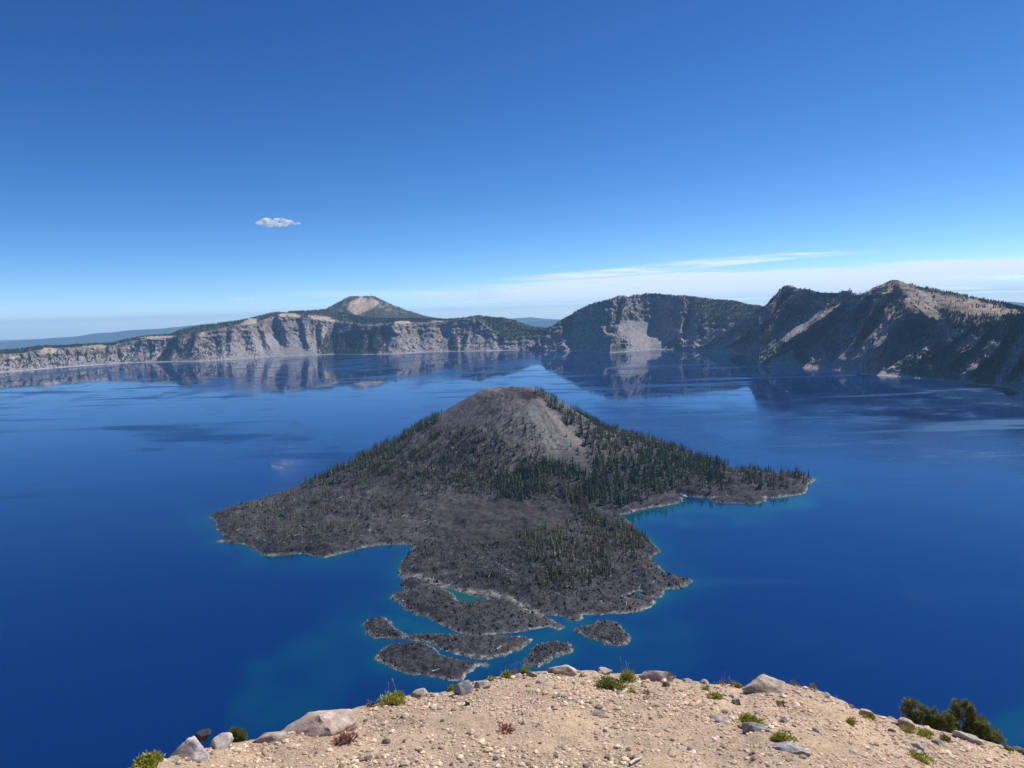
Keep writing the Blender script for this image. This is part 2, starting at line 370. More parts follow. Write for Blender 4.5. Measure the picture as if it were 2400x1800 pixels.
A_pum = [[(563, 759), (581, 748), (603, 747), (601, 758), (565, 761)], [(653, 743), (660, 734), (694, 736), (714, 741), (694, 744)], [(719, 741), (739, 739), (773, 745.5), (800, 754.6), (784, 756), (739, 749), (721, 745.5)], [(95, 822), (104, 816), (138, 815), (129, 829), (97, 829)], [(190, 813), (226, 807), (255, 811), (255, 817), (203, 817)], [(325, 794), (339, 789), (409, 787), (402, 796), (339, 796)], [(924, 760), (926.5, 753), (962, 753), (970, 760)], [(1010, 756), (1010, 751), (1051, 752), (1049, 756)], [(466, 786), (475, 778), (486, 781), (481, 788)]]
A_och = [[(800, 755), (829, 753), (825, 770), (816, 777), (798, 773), (814, 759)], [(735, 764), (780, 762), (773, 770), (755, 800), (739, 770)], [(418, 797), (430, 786), (448, 784), (436, 797), (423, 803)], [(1147, 777), (1170, 779), (1173, 786), (1158, 788)], [(20, 836), (32, 832), (40, 838), (28, 842)], [(1080, 798), (1086, 800), (1080, 822), (1076, 822)]]
A_for = [[(406, 792), (425, 790), (405, 848), (365, 850)], [(745, 838), (745, 800), (770, 790), (830, 775), (900, 765), (905, 800), (880, 838)], [(1050, 800), (1070, 780), (1074, 826), (1050, 826)], [(1120, 745), (1160, 745), (1240, 770), (1300, 782), (1170, 800), (1150, 770)], [(1085, 780), (1100, 782), (1086, 824), (1078, 824)]]
def A_dens(u, v, hh, n1, n2):
    low = np.where(u < 520, 1.0, np.where(u < 745, 0.32, np.where(u < 900, 1.0, 0.36)))
    d = low * sstep(-0.3, 0.4, n1 + 0.7 * n2) * (1 - 0.7 * sstep(0.55, 0.72, hh))
    d = np.where(hh > 1.02, 0.42, d)
    return np.maximum(d, 1.0 * pmask(u, v, A_for, 3))
wall('caldera_wall', -420, 1340, 1350, np.array((1.14, 1.09, 1.02)), A_shore, A_rim, A_sky, A_up, 0.70, A_ctl, tab([(-700, 40), (250, 45), (300, 80), (600, 95), (760, 100), (1000, 85), (1170, 80), (1340, 60)]), 88, 12, 6, 100,
     A_scree, A_pum, A_och, A_for, (), A_chute, A_dens, 24000, (14, 24), 0.72,
     'long grey caldera wall across the lake with tan pumice rim and scree fans', 'conifers dotted over the far caldera wall and its rim', 0.3)

# --- the massif right of the notch
B_shore = tab([(1240, 821), (1295, 822), (1390, 824), (1430, 827), (1471, 824), (1525, 820), (1593, 820), (1623, 821), (1900, 824)])
B_sky = tab([(1240, 818), (1258, 806), (1268, 786), (1280, 770), (1295, 763), (1314, 751), (1341, 736), (1373, 718.7), (1400, 708), (1425, 704), (1452, 694), (1471, 697), (1498, 690), (1531, 688), (1566, 691.5), (1601, 694), (1634, 697), (1675, 704), (1715, 705), (1742, 712), (1783, 718.7), (1830, 730), (1900, 745)])
B_rim = tab([(1240, 819), (1258, 807), (1268, 787), (1280, 771), (1295, 765), (1314, 753), (1341, 738), (1373, 721), (1400, 710), (1425, 706), (1452, 696), (1471, 699), (1498, 692), (1531, 690), (1566, 693), (1595, 697), (1612, 708), (1623, 721), (1645, 746), (1677, 751), (1715, 748), (1750, 746), (1900, 760)])
B_up = tab([(1240, 20), (1300, 40), (1580, 60), (1625, 350), (1660, 650), (1780, 650), (1900, 400)])
B_ctl = [(1240, 1240, 0), (1262, 1255, 0.3), (1276, 1272, -0.3), (1298, 1300, 0.7), (1338, 1330, -1.0), (1432, 1394, 0.9), (1446, 1404, 0.2), (1456, 1418, -0.3), (1470, 1436, 0.8), (1500, 1485, -0.5), (1540, 1515, -0.9), (1552, 1560, -0.9), (1604, 1596, 0.8), (1618, 1604, -0.6), (1648, 1618, 0.4), (1664, 1630, -0.5), (1700, 1650, 0.3), (1900, 1900, 0)]
B_scree = [[(1440, 747), (1500, 752), (1528, 750), (1533, 728), (1543, 735), (1546, 762), (1560, 785), (1577, 800), (1592, 823), (1488, 826), (1478, 800), (1458, 775)], [(1536, 735), (1550, 718), (1592, 698), (1572, 722), (1546, 742)], [(1390, 812), (1425, 795), (1432, 800), (1400, 828)]]
B_for = [[(1601, 692), (1640, 693), (1675, 700), (1742, 708), (1800, 718), (1780, 745), (1715, 748), (1677, 751), (1645, 746), (1623, 721)]]
B_gr = [[(1560, 805), (1590, 790), (1597, 818), (1565, 823)], [(1440, 790), (1470, 805), (1466, 826), (1432, 828)]]
def B_dens(u, v, hh, n1, n2):
    d = 0.16 * sstep(0.05, 0.5, n1 + 0.6 * n2) + 0.28 * sstep(0.9, 1.0, hh)
    return np.maximum(d, 1.0 * pmask(u, v, B_for, 2)) * np.where((hh > 1.02) & (u < 1590), 0.35, 1)
wall('cliff_massif', 1240, 1880, 780, np.array((1.15, 1.12, 1.10)), B_shore, B_rim, B_sky, B_up, 0.80, B_ctl, tab([(1240, 30), (1290, 60), (1340, 190), (1450, 235), (1610, 225), (1700, 170), (1900, 60)]), 130, 12, 6, 200,
     B_scree, (), (), B_for, B_gr, (), B_dens, 8000, (13, 22), 1.25,
     'rounded cliff massif with a grey scree fan beside the notch across the lake', 'conifers on the shoulder and ledges of the rounded cliff massif', 0.8, fine=1.2, rib=34.0, ribw=130.0)

# --- the two peaks on the right
C_shore = tab([(1580, 819), (1629, 820.6), (1672, 823.5), (1719, 828), (1760, 834), (1772, 845), (1779, 857), (1802, 860), (1853, 861), (1907, 864), (1947, 866), (1983, 869.5), (2019, 877), (2063, 881), (2106, 883), (2142, 886), (2186, 890), (2229, 896.6), (2273, 899.5), (2323, 904), (2367, 909), (2388, 918), (2400, 925), (2480, 945), (2700, 1010), (3000, 1100)])
C_sky = tab([(1580, 818), (1629, 817), (1645, 812), (1660, 806), (1700, 779), (1726, 757), (1745, 747), (1781, 727), (1797, 712), (1817, 690), (1835, 672), (1846, 669), (1871, 676), (1900, 679.6), (1925, 687), (1962, 687), (1983, 683), (1992, 681), (2001, 688.6), (2030, 687), (2045, 674), (2070, 665), (2088, 656), (2106, 656), (2124, 663), (2153, 672), (2197, 679.6), (2233, 687), (2287, 697.6), (2323, 705), (2359, 712), (2400, 725), (2500, 750), (2700, 800), (3000, 880)])
C_rim = tab([(1580, 818.5), (1629, 818), (1645, 813), (1660, 808), (1700, 782), (1726, 760), (1745, 750), (1781, 731), (1797, 716), (1817, 694), (1835, 677), (1846, 674), (1871, 681), (1900, 685), (1925, 692), (1962, 692), (1983, 687), (1992, 686), (2001, 693), (2030, 694), (2045, 688), (2070, 686), (2100, 686), (2124, 694), (2157, 730), (2179, 748), (2226, 759), (2269, 766), (2360, 761), (2400, 752), (2500, 775), (2700, 830), (3000, 900)])
C_up = tab([(1580, 20), (1700, 30), (1846, 60), (1990, 50), (2030, 60), (2060, 160), (2110, 200), (2157, 450), (2226, 700), (2400, 800), (3000, 500)])
C_ctl = [(1580, 1560, 0), (1780, 1600, -0.6), (1838, 1640, 0.8), (1856, 1655, 0.25), (1868, 1668, -0.3), (1882, 1690, 0.3), (1936, 1742, -0.9), (1950, 1752, -0.7), (2004, 1781, 0.9), (2016, 1806, 0.35), (2026, 1830, -0.2), (2034, 1856, 0.2), (2050, 1944, -0.9), (2076, 1962, 0.1), (2092, 1984, -0.5), (2102, 1996, -0.3), (2150, 2014, 0.9), (2166, 2034, 0.3), (2200, 2068, -0.9), (2282, 2120, 0.3), (2296, 2140, -0.2), (2330, 2190, 0.4), (2340, 2212, -0.3), (2374, 2262, 0.8), (2396, 2296, -0.6), (2440, 2345, 0.8), (2470, 2368, -0.6), (2540, 2400, 0.8), (2600, 2470, -0.5), (2700, 2560, 0.7), (2800, 2700, -0.5), (3000, 2900, 0.3)]
C_scree = [[(1818, 798), (1845, 774.5), (1900, 735), (1932, 720), (1942, 716), (1910, 752), (1892, 771), (1845, 799)], [(1938, 749), (1970, 716), (2006, 698), (1997, 719), (1956, 748)], [(1900, 822), (1908, 811), (1952, 804), (1956, 812), (1932, 827), (1902, 828)], [(2147, 685), (2158, 681), (2180, 701), (2197, 716), (2180, 712)], [(2340, 905), (2400, 868), (2400, 888), (2370, 908)], [(1660, 822), (1720, 785), (1730, 790), (1700, 826)]]
C_och = [[(2054, 743), (2057, 751), (2047, 766), (2055, 782), (2054, 798), (2043, 806), (2027, 803), (2035, 766)], [(1815, 845), (1823, 838), (1845, 825), (1858, 824), (1848, 840)], [(1921, 855), (1932, 842), (1952, 822), (1960, 815), (1948, 866)], [(2348, 821), (2366, 830), (2357, 857), (2347, 879), (2344, 848)], [(2275, 838), (2290, 830), (2286, 862), (2270, 870)], [(1860, 740), (1890, 722), (1895, 735), (1850, 765)], [(2050, 684), (2080, 680), (2090, 695), (2070, 700)], [(2120, 700), (2150, 715), (2190, 742), (2230, 757), (2170, 745)], [(1990, 855), (2010, 838), (2020, 850)]]
C_chute = [([(1997, 792), (1960, 820), (1945, 866)], 5), ([(2131, 737), (2085, 775), (2050, 803)], 6)]
C_for = [[(2190, 720), (2269, 740), (2400, 740), (2400, 790), (2330, 805), (2270, 790), (2226, 765)], [(1850, 815), (1905, 775), (1945, 760), (1930, 790), (1890, 830), (1900, 855), (1870, 850)], [(2090, 830), (2150, 850), (2200, 800), (2250, 830), (2250, 890), (2150, 885), (2110, 870)], [(1780, 855), (1840, 822), (1850, 825), (1810, 845), (1795, 860)], [(2300, 830), (2345, 850), (2330, 905), (2285, 900)], [(2110, 655), (2160, 668), (2290, 692), (2400, 720), (2400, 733), (2290, 706), (2160, 682)]]
C_gr = [[(1785, 818), (1820, 800), (1865, 800), (1835, 822), (1795, 832)], [(1938, 812), (1952, 806), (1945, 824), (1930, 820)], [(2130, 850), (2230, 830), (2240, 850), (2150, 880)], [(2260, 880), (2300, 860), (2330, 885), (2290, 902)]]
def C_dens(u, v, hh, n1, n2):
    low = np.where(u > 1960, 0.42, 0.2) * (1 - 0.55 * sstep(0.62, 0.8, hh))
    d = low * sstep(-0.1, 0.45, n1 + 0.7 * n2) + 0.1 * sstep(0.9, 1, hh)
    d = np.where(hh > 1.02, 0.30 * sstep(-0.1, 0.5, n1 + n2) + 0.04, d)
    return np.maximum(d, 1.0 * pmask(u, v, C_for, 4))
wall('rim_peaks', 1580, 2900, 1120, np.array((1.38, 1.28, 1.16)), C_shore, C_rim, C_sky, C_up, 0.68, C_ctl, tab([(1580, 20), (1680, 130), (1780, 340), (1950, 440), (2150, 440), (2300, 360), (3000, 240)]), 150, 34, 6, 300,
     C_scree, (), C_och, C_for, C_gr, C_chute, C_dens, 9500, (12, 22), 1.0,
     'two dark rugged peaks of the crater rim on the right with shaded cliffs', 'conifers on the slopes and skyline of the two rim peaks', 1.2, och_k=0.66, fine=1.7, topf=0.3, qk=(0, .33, .71, .83, .95, 1), slant=190.0, rib=62.0, ribw=210.0)

# --- the volcano behind the rim and the blue hills far away
px = np.linspace(560, 1180, 420)
S_sky = tab([(560, 790), (640, 760), (700, 733), (763, 724), (779, 714), (797, 705), (819, 693.5), (830, 692.4), (845, 694), (863, 693), (877, 692.4), (892, 700), (917, 712), (953, 727), (989, 738), (1018, 745), (1044, 749), (1100, 760), (1180, 790)])(px)
xs, ys, zs = at(px, S_sky, 12700.0)
rows = []
r_s = np.linspace(-1, 1, 90)
for s in r_s:
    dd = 12700 + s * 2300
    f = (1 - np.abs(s)) ** (1.15 if s < 0 else 1.0)
    x, y = xs * dd / 12700, ys * dd / 12700
    rows.append(np.stack([x, y, 60 + (zs - 60) * f], -1))
V = np.array(rows); X, Y, Z = V[..., 0].copy(), V[..., 1].copy(), V[..., 2].copy()
rr = fbm(X / 300, Y / 900, 0, 4, 41, True); Z += rr * 16 * np.clip((Z - 100) / 300, 0, 1) * (np.abs(r_s) > 0.02)[:, None]
u, v = proj(X, Y, Z)
nn = fbm(X / 150, Y / 300, Z / 200, 4, 45); n3 = fbm(X / 45, Y / 140, Z / 60, 3, 46)
jx, jy = u + 4 * nn, v + 3 * n3
scar = pmask(jx, jy, [[(815, 727), (814, 718), (823, 705), (834, 699), (845, 697), (859, 699), (886, 705), (888, 711), (874, 721), (855, 730), (838, 739), (827, 734)]], 2.5)
high = sstep(430, 650, Z + 120 * nn)
col = FLOOR * (1 + 0.5 * n3[..., None]) + (np.array((0.25, 0.215, 0.19)) - FLOOR) * (high * sstep(-0.15, 0.35, n3 + 0.3 * nn) * 0.8)[..., None]
col = col + (np.array((0.40, 0.30, 0.225)) * (1 + 0.5 * n3[..., None]) - col) * (scar * sstep(-0.5, 0.0, n3 + 0.35))[..., None]
obj('mountain', mesh('mountain', np.stack([X, Y, Z], -1), gridfaces(90, 420), col), M_HILL, kind='structure', label='forested volcano with a tan bare scar on its summit behind the rim')
k = np.where((Z > 250) & (r_s[:, None] < 0.05) & (u > 600) & (u < 1150)); n_ = 5000
pk = rng.integers(0, len(k[0]), n_); i, j = k[0][pk], k[1][pk]
dn = (1 - 0.9 * scar[i, j]) * (1 - 0.55 * high[i, j]); keep = rng.random(n_) < dn; i, j = i[keep], j[keep]
pos = np.stack([X[i, j], Y[i, j], Z[i, j]], -1) + np.concatenate([rng.normal(0, 10, (len(i), 2)), np.zeros((len(i), 1)) - 4], 1)
obj('distant_forest', scatter_mesh('distant_forest', FAR_CONES, pos, rng.uniform(14, 24, len(i)), rng.random(len(i)) * 6, np.array((0.034, 0.046, 0.032)) * rng.uniform(0.6, 1.4, (len(i), 1)), rng.uniform(1, 1.6, len(i))), M_TREE, kind='stuff', label='conifers covering the volcano behind the rim', category='forest')
def far_hill(label, pts, d, seed, dep=5000.0):
    a = np.array(pts, float); p = np.linspace(a[0, 0], a[-1, 0], 260); s = np.interp(p, a[:, 0], a[:, 1]) + 0.8 * fbm(p / 30, p * 0, 0, 4, seed)
    x, y, z = at(p, s, d); R = []
    for q, f in ((-1, 0), (-0.6, 0.3), (-0.3, 0.62), (-0.1, 0.9), (0, 1), (0.2, 0.85), (0.6, 0.4), (1, 0)):
        m = (d + q * dep) / d; R.append(np.stack([x * m, y * m, -640 + (z + 640) * f], -1))
    V = np.array(R); V[..., 2] += np.where(np.array([0, 1, 1, 1, 0, 1, 1, 0])[:, None] > 0, 30 * fbm(V[..., 0] / 1500, V[..., 1] / 1500, 0, 4, seed + 2), 0)
    obj('hill', mesh('hill', V, gridfaces(8, 260), np.full((8, 260, 3), (0.040, 0.050, 0.045))), M_HILL, kind='structure', label=label)
far_hill('long blue hill range on the left horizon', [(-400, 812), (-100, 806), (0, 802), (72, 795.5), (145, 791), (181, 788), (224, 781), (264, 779), (297, 774.5), (362, 771), (416, 766), (452, 763), (488, 758.6), (520, 762), (650, 768)], 46000.0, 61)
far_hill('blue hill in the notch between the rim and the massif', [(1120, 775), (1221, 759), (1264, 752), (1311, 750), (1400, 745), (1500, 750)], 40000.0, 62)
far_hill('faint paler hill behind the notch', [(1100, 755), (1195, 747), (1242, 743), (1290, 748), (1400, 752)], 54000.0, 63, 4000.0)
far_hill('low blue hill at the right edge behind the forested rim', [(2200, 716), (2345, 708.5), (2366, 707.5), (2400, 710), (2600, 720)], 44000.0, 64)
# ------------------------------------------------------------------ island and islets
def P5(pts): return [(480 + x / 2.765, 880 + y / 2.765) for x, y in pts]
def P7(pts): return [(820 + x / 2.633, 1220 + y / 2.633) for x, y in pts]
def P6(pts): return [(1160 + x / 2.765, 880 + y / 2.765) for x, y in pts]
def to_lake(pp):
    a = np.array(pp, float); x, y = plane(a[:, 0], a[:, 1]); return np.stack([x, y], -1)
out_px = P5([(25, 920), (75, 950), (70, 985), (115, 1030), (120, 1055), (80, 1078), (150, 1085), (230, 1090), (300, 1110), (345, 1140), (370, 1165), (450, 1170), (560, 1160), (655, 1155), (690, 1170), (780, 1180), (850, 1165), (940, 1140), (1030, 1115), (1150, 1100), (1280, 1095), (1365, 1097)])
out_px += P7([(385, 185), (385, 215), (345, 225), (325, 250), (305, 290), (300, 340), (330, 370), (305, 400), (345, 440), (290, 440), (240, 475), (290, 500), (330, 550), (400, 560), (410, 585), (480, 600), (560, 640), (640, 680), (720, 705), (800, 708), (900, 698), (1000, 692), (1080, 680), (1160, 668), (1220, 660), (1290, 678), (1330, 655), (1290, 635), (1240, 610), (1190, 588), (1250, 588), (1335, 598), (1345, 612), (1390, 622), (1440, 608), (1430, 585), (1500, 580), (1600, 578), (1700, 575), (1790, 560), (1850, 535), (1888, 505), (1885, 488), (1862, 476), (1920, 483), (1942, 460), (1938, 430), (1960, 425), (2020, 428), (2080, 405), (2125, 375), (2100, 358), (2040, 350), (1970, 335), (1910, 290), (1870, 250), (1868, 220), (1915, 195), (1900, 165), (1850, 125)])
out_px += P6([(950, 1045), (900, 985), (840, 920), (800, 905), (870, 895), (930, 875), (1000, 860), (1100, 845), (1180, 830), (1220, 815), (1210, 795), (1195, 783), (1240, 782), (1300, 787), (1400, 797), (1450, 797), (1520, 787), (1500, 795), (1405, 808), (1405, 822), (1500, 828), (1600, 830), (1690, 833), (1760, 815), (1745, 797), (1850, 790), (1950, 780), (2010, 765), (2030, 735), (2030, 710), (2085, 675)])
ISLE = to_lake(out_px)
back_ = [(740, 1800), (650, 1840), (560, 1930), (480, 2060), (420, 2200), (310, 2360), (140, 2480), (-60, 2510), (-220, 2420), (-330, 2260), (-420, 2080), (-520, 1890), (-610, 1730), (-680, 1620)]
ISLE = np.concatenate([ISLE, np.array(back_, float)])
POND = to_lake(P7([(560, 408), (640, 425), (720, 455), (780, 470), (845, 478), (850, 492), (790, 497), (730, 503), (680, 500), (655, 490), (650, 465), (610, 440)]))
POND2 = to_lake(P7([(1730, 462), (1760, 440), (1790, 432), (1802, 444), (1772, 460)]))
STRIP = to_lake(P7([(302, 345), (420, 360), (560, 402), (720, 445), (850, 458), (930, 475), (1000, 500), (1040, 540), (1090, 562), (1190, 588)]))
ISLETS = [P7([(80, 650), (100, 620), (150, 603), (210, 600), (245, 620), (265, 655), (310, 680), (350, 708), (352, 730), (290, 735), (220, 733), (160, 725), (110, 700)]),
          P7([(356, 716), (430, 700), (520, 700), (640, 703), (730, 712), (830, 712), (900, 712), (1000, 715), (1070, 718), (1120, 735), (1115, 755), (1060, 790), (980, 825), (900, 850), (810, 857), (740, 845), (660, 825), (600, 805), (560, 796), (545, 782), (500, 760), (430, 746), (380, 742), (357, 735)]),
          P7([(155, 860), (165, 820), (210, 790), (270, 768), (340, 757), (400, 752), (470, 765), (520, 782), (546, 805), (552, 825), (600, 845), (680, 860), (750, 875), (820, 875), (868, 890), (840, 905), (780, 905), (740, 935), (720, 960), (690, 985), (640, 990), (600, 988), (540, 970), (450, 955), (360, 945), (280, 925), (210, 890)]),
          P7([(1385, 672), (1450, 655), (1510, 640), (1530, 620), (1580, 617), (1640, 625), (1670, 655), (1700, 690), (1732, 725), (1730, 745), (1690, 765), (1650, 775), (1590, 768), (1520, 740), (1450, 715), (1400, 690)]),
          P7([(1068, 870), (1070, 855), (1110, 840), (1118, 800), (1150, 775), (1210, 752), (1290, 750), (1350, 760), (1385, 790), (1370, 815), (1310, 830), (1250, 850), (1220, 880), (1170, 905), (1110, 900), (1075, 885)])]
ISLETS = [to_lake(p) for p in ISLETS]
ISLET_LABELS = ['small round dark lava islet with pale shore, furthest left of the group', 'long dark lava islet in the middle of the group below the island', 'largest dark lava islet nearest the viewer on the lower left', 'wedge shaped dark lava islet on the right of the group', 'small bean shaped lava islet just above the gravel rim']
CONE = (-8.0, 2062.0)
def isle_height(x, y):
    wob = 6.5 * fbm(x / 20, y / 20, 0, 4, 501)
    sd = sdist(x, y, ISLE) + wob * 0.6
    sp = np.maximum(sdist(x, y, POND), sdist(x, y, POND2)) + wob * 0.25
    sd = np.minimum(sd, -sp)
    st = seg_dist(x, y, STRIP, False)
    inn = np.maximum(sd, 0)
    z = 5.5 * (1 - np.exp(-inn / 9)) + 9 * (1 - np.exp(-inn / 60)) + 12 * sstep(60, 330, inn)
    z *= 0.45 + 0.55 * sstep(-100, 500, y - 900)
    z = z * (0.25 + 0.75 * sstep(3, 26, st)) + 0.6 * (1 - sstep(3, 26, st)) * (inn > 0)
    z = np.where(sd < 0, sd * 0.35, z)
    dx, dy = x - CONE[0], y - CONE[1]
    r = np.hypot(dx, dy) + 14 * fbm(dx / 160, dy / 160, 0, 3, 505)
    # the cone leans out further on its right and left flanks
    kx = 1.0 - 0.10 * sstep(0, 220, dx) + 0.0 * sstep(0, 220, -dx) + 0.16 * sstep(250, 420, dx)
    rc = r / kx
    zc = np.interp(rc, [0, 30, 62, 76, 90, 360, 450, 560, 700, 850], [198, 198, 213, 218, 214, 62, 34, 13, 0, -20])
    zc += np.where(rc < 110, 3.0 * fbm(dx / 30, dy / 30, 0, 3, 508), 0)
    m = np.maximum(z, zc); d = np.abs(z - zc)
    zz = m + np.maximum(0, 14 - d) ** 2 / 56
    zz = np.where(sd < 25, z + (zz - z) * sstep(0, 25, sd), zz)
    land = sstep(0, 14, sd)
    lobe = 1 - sstep(130, 250, 450 - rc + 130)      # lava away from the cinder cone
    rough = fbm(x / 16, y / 16, 0, 4, 511, True) * 2.3 + fbm(x / 46, y / 46, 0, 3, 513, True) * 5.5
    flow = fbm(x / 90 + 0.6 * fbm(x / 200, y / 200, 0, 2, 3), y / 40, 0, 3, 515, True) * 2.2
    conef = sstep(300, 480, rc)
    zz = zz + land * conef * (rough * 1.25 + flow * 1.5) * (0.35 + 0.65 * sstep(0, 60, sd)) + (1 - conef) * (1.3 * fbm(x / 14, y / 14, 0, 3, 517) + 2.2 * fbm(x / 45, y / 45, 0, 3, 518, True) * sstep(100, 220, rc)) * land
    return zz, sd, rc, st
LAVA, CINDER, PALE = np.array((0.053, 0.052, 0.054)), np.array((0.102, 0.097, 0.097)), np.array((0.31, 0.30, 0.285))
SMOOTH = [np.stack(plane(np.array([p[0] for p in P], float), np.array([p[1] for p in P], float), zz), -1) for P, zz in (([(1020, 1190), (1120, 1172), (1250, 1172), (1330, 1200), (1325, 1250), (1270, 1275), (1180, 1270), (1090, 1262), (1030, 1235)], 26.0), ([(640, 1232), (760, 1205), (800, 1212), (720, 1240)], 15.0), ([(860, 1180), (960, 1165), (985, 1190), (900, 1205)], 24.0))]
def isle_colour(x, y, z, sd, rc, st):
    n1 = fbm(x / 60, y / 60, 0, 4, 531); n2 = fbm(x / 9, y / 9, 0, 3, 533); n3 = fbm(x / 4, y / 4, 0, 2, 537)
    nb_ = fbm(x / 150, y / 110, 0, 3, 539); nr_ = fbm(x / 60 + 0.4 * nb_, y / 26, 0, 3, 543, True)
    col = np.ones(x.shape + (3,)) * LAVA * np.clip(1 + 0.5 * nb_ + 0.3 * n1 + 0.22 * nr_ + 0.55 * n2 + 0.45 * n3, 0.25, 3)[..., None] * (1 + nb_[..., None] * np.array((0.06, 0.0, -0.06)))
    sm = np.zeros(x.shape)
    for P in SMOOTH: sm = np.maximum(sm, sstep(-14, 16, sdist(x, y, P) + 18 * n1))
    col = col + (np.array((0.046, 0.042, 0.042)) * (1 + 0.25 * nr_ + 0.18 * n2)[..., None] - col) * (0.85 * sm)[..., None]
    cone = 1 - sstep(290, 440, rc + 60 * n1)
    cc = CINDER * (1 + 0.3 * n1 + 0.45 * n2 + 0.35 * n3)[..., None]
    dx, dy = x - CONE[0], y - CONE[1]; az = np.degrees(np.arctan2(dx, -dy)) + 6 * n1           # 0 faces the camera, + to the right
    ch = np.exp(-((az - 45) / 10) ** 2) * sstep(80, 130, rc) * (1 - sstep(300, 380, rc))
    streak = fbm(az / 1.6, rc / 240, 0, 3, 541)
    cc = cc + (np.array((0.235, 0.192, 0.165)) - cc) * np.clip(ch * (0.45 + 1.0 * streak), 0, 1)[..., None]
    gs = np.exp(-((az - 20) / 22) ** 2) * sstep(110, 180, rc) * (1 - sstep(280, 360, rc))
    cc = cc + (np.array((0.21, 0.195, 0.185)) - cc) * np.clip(gs * (0.5 + 0.8 * streak + 0.4 * n2), 0, 1)[..., None]
    top = (1 - sstep(95, 150, rc)) * sstep(0.0, 0.5, n2 + n1)
    cc = cc + (np.array((0.24, 0.17, 0.14)) - cc) * (0.45 * top)[..., None]
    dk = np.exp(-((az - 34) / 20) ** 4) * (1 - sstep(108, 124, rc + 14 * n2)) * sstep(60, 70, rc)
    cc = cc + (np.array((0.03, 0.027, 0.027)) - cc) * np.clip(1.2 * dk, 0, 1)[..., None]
    lo = sstep(250, 420, rc) * sstep(-0.1, 0.4, n1)
    cc = cc + (np.array((0.15, 0.135, 0.115)) - cc) * (0.5 * lo)[..., None]
    col = col + (cc - col) * cone[..., None]
    edge = 1 - sstep(1.2, 5.5, sd + 4.5 * n2 - 1.5 * n1)
    edge = np.maximum(edge, (1 - sstep(2, 11, st + 5 * n2 + 3 * n1)) * 0.75)
    col = col + (PALE * (0.8 + 0.5 * n3)[..., None] - col) * (edge * (0.45 + 0.55 * sstep(-0.3, 0.3, n3 + 0.5 * n2)))[..., None]
    uw = sstep(0.2, -0.6, z) if False else (z < -0.1)
    return np.where(uw[..., None], np.array((0.10, 0.12, 0.10)), col)
def patch(name, x0, x1, y0, y1, step, fz, label):
    X, Y = np.meshgrid(np.arange(x0, x1, step), np.arange(y0, y1, step))
    z, sd, rc, st = fz(X, Y)
    col = isle_colour(X, Y, z, sd, rc, st)
    Fq = gridfaces(*X.shape)
    Fq = Fq[(z.ravel()[Fq] > -2.5).any(1)]
    used = np.zeros(X.size, bool); used[Fq.ravel()] = True
    remap = np.cumsum(used) - 1
    V = np.stack([X, Y, z], -1).reshape(-1, 3)[used]
    return obj(name, mesh(name, V, remap[Fq], col.reshape(-1, 3)[used]), M_ISLE, kind='structure', label=label)
patch('island', -780, 850, 850, 2640, 3.3, isle_height, 'dark volcanic cinder cone island with lava lobes in the blue lake')
def islet_fn(P, hgt):
    def f(x, y):
        n = fbm(x / 10, y / 10, 0, 4, 551)
        sd = sdist(x, y, P) + 4.0 * n
        inn = np.maximum(sd, 0)
        z = hgt * (1 - np.exp(-inn / 8)) + 2.2 * (fbm(x / 8, y / 8, 0, 3, 557, True)) * sstep(0, 10, sd)
        return np.where(sd < 0, sd * 0.35, z), sd, np.full(x.shape, 900.0), np.full(x.shape, 900.0)
    return f
for P, lb in zip(ISLETS, ISLET_LABELS):
    patch('islet', P[:, 0].min() - 8, P[:, 0].max() + 8, P[:, 1].min() - 8, P[:, 1].max() + 8, 1.6, islet_fn(P, 5.0), lb)
def hz(x, y): return isle_height(np.atleast_1d(np.asarray(x, float)), np.atleast_1d(np.asarray(y, float)))

# blocky lava: boulders too many to count, and the pale ones along the water
BLK = []
for s in range(6):
    r = np.random.default_rng(900 + s); V = np.array([(1, 0, 0), (-1, 0, 0), (0, 1, 0), (0, -1, 0), (0, 0, 1), (0, 0, -0.6)], float) * r.uniform(0.6, 1.25, (6, 1)) + r.normal(0, 0.12, (6, 3))
    BLK.append((V, np.array([(0, 2, 4), (2, 1, 4), (1, 3, 4), (3, 0, 4), (2, 0, 5), (1, 2, 5), (3, 1, 5), (0, 3, 5)])))
bx = rng.uniform(-700, 560, 60000); by = rng.uniform(860, 1800, 60000)
bz, bsd, brc, bst = isle_height(bx, by)
nb1 = fbm(bx / 50, by / 50, 0, 3, 905)
pk = np.where((bsd > 0.5) & (brc > 400) & (rng.random(60000) < (0.35 + 0.65 * sstep(1500, 1150, by)) * (0.5 + 0.8 * nb1 + 0.3)))[0][:17000]
pk = pk[np.max([sdist(bx[pk], by[pk], P) for P in SMOOTH], 0) < 5]
psh = np.where((bsd > -1.5) & (bsd < 7) & (by < 1600))[0]
bs = np.clip(rng.lognormal(math.log(1.15), 0.55, len(pk)), 0.4, 4.5)
obj('lava_blocks', scatter_mesh('lava_blocks', BLK, np.stack([bx[pk], by[pk], bz[pk] + 0.2], -1), bs, rng.random(len(pk)) * 6.28, LAVA * rng.uniform(0.5, 2.3, (len(pk), 1)) * np.array((1.03, 1, 0.98))), M_TREE, kind='stuff', label='rough dark lava blocks strewn over the island', category='rocks')
ix_, iy_, iz_ = [], [], []
for P in ISLETS:
    f_ = islet_fn(P, 5.0); qx = rng.uniform(P[:, 0].min(), P[:, 0].max(), 900); qy = rng.uniform(P[:, 1].min(), P[:, 1].max(), 900); qz, qs, _, _ = f_(qx, qy); k = qs > 4; ix_.append(qx[k]); iy_.append(qy[k]); iz_.append(qz[k])
ix_, iy_, iz_ = np.concatenate(ix_), np.concatenate(iy_), np.concatenate(iz_)
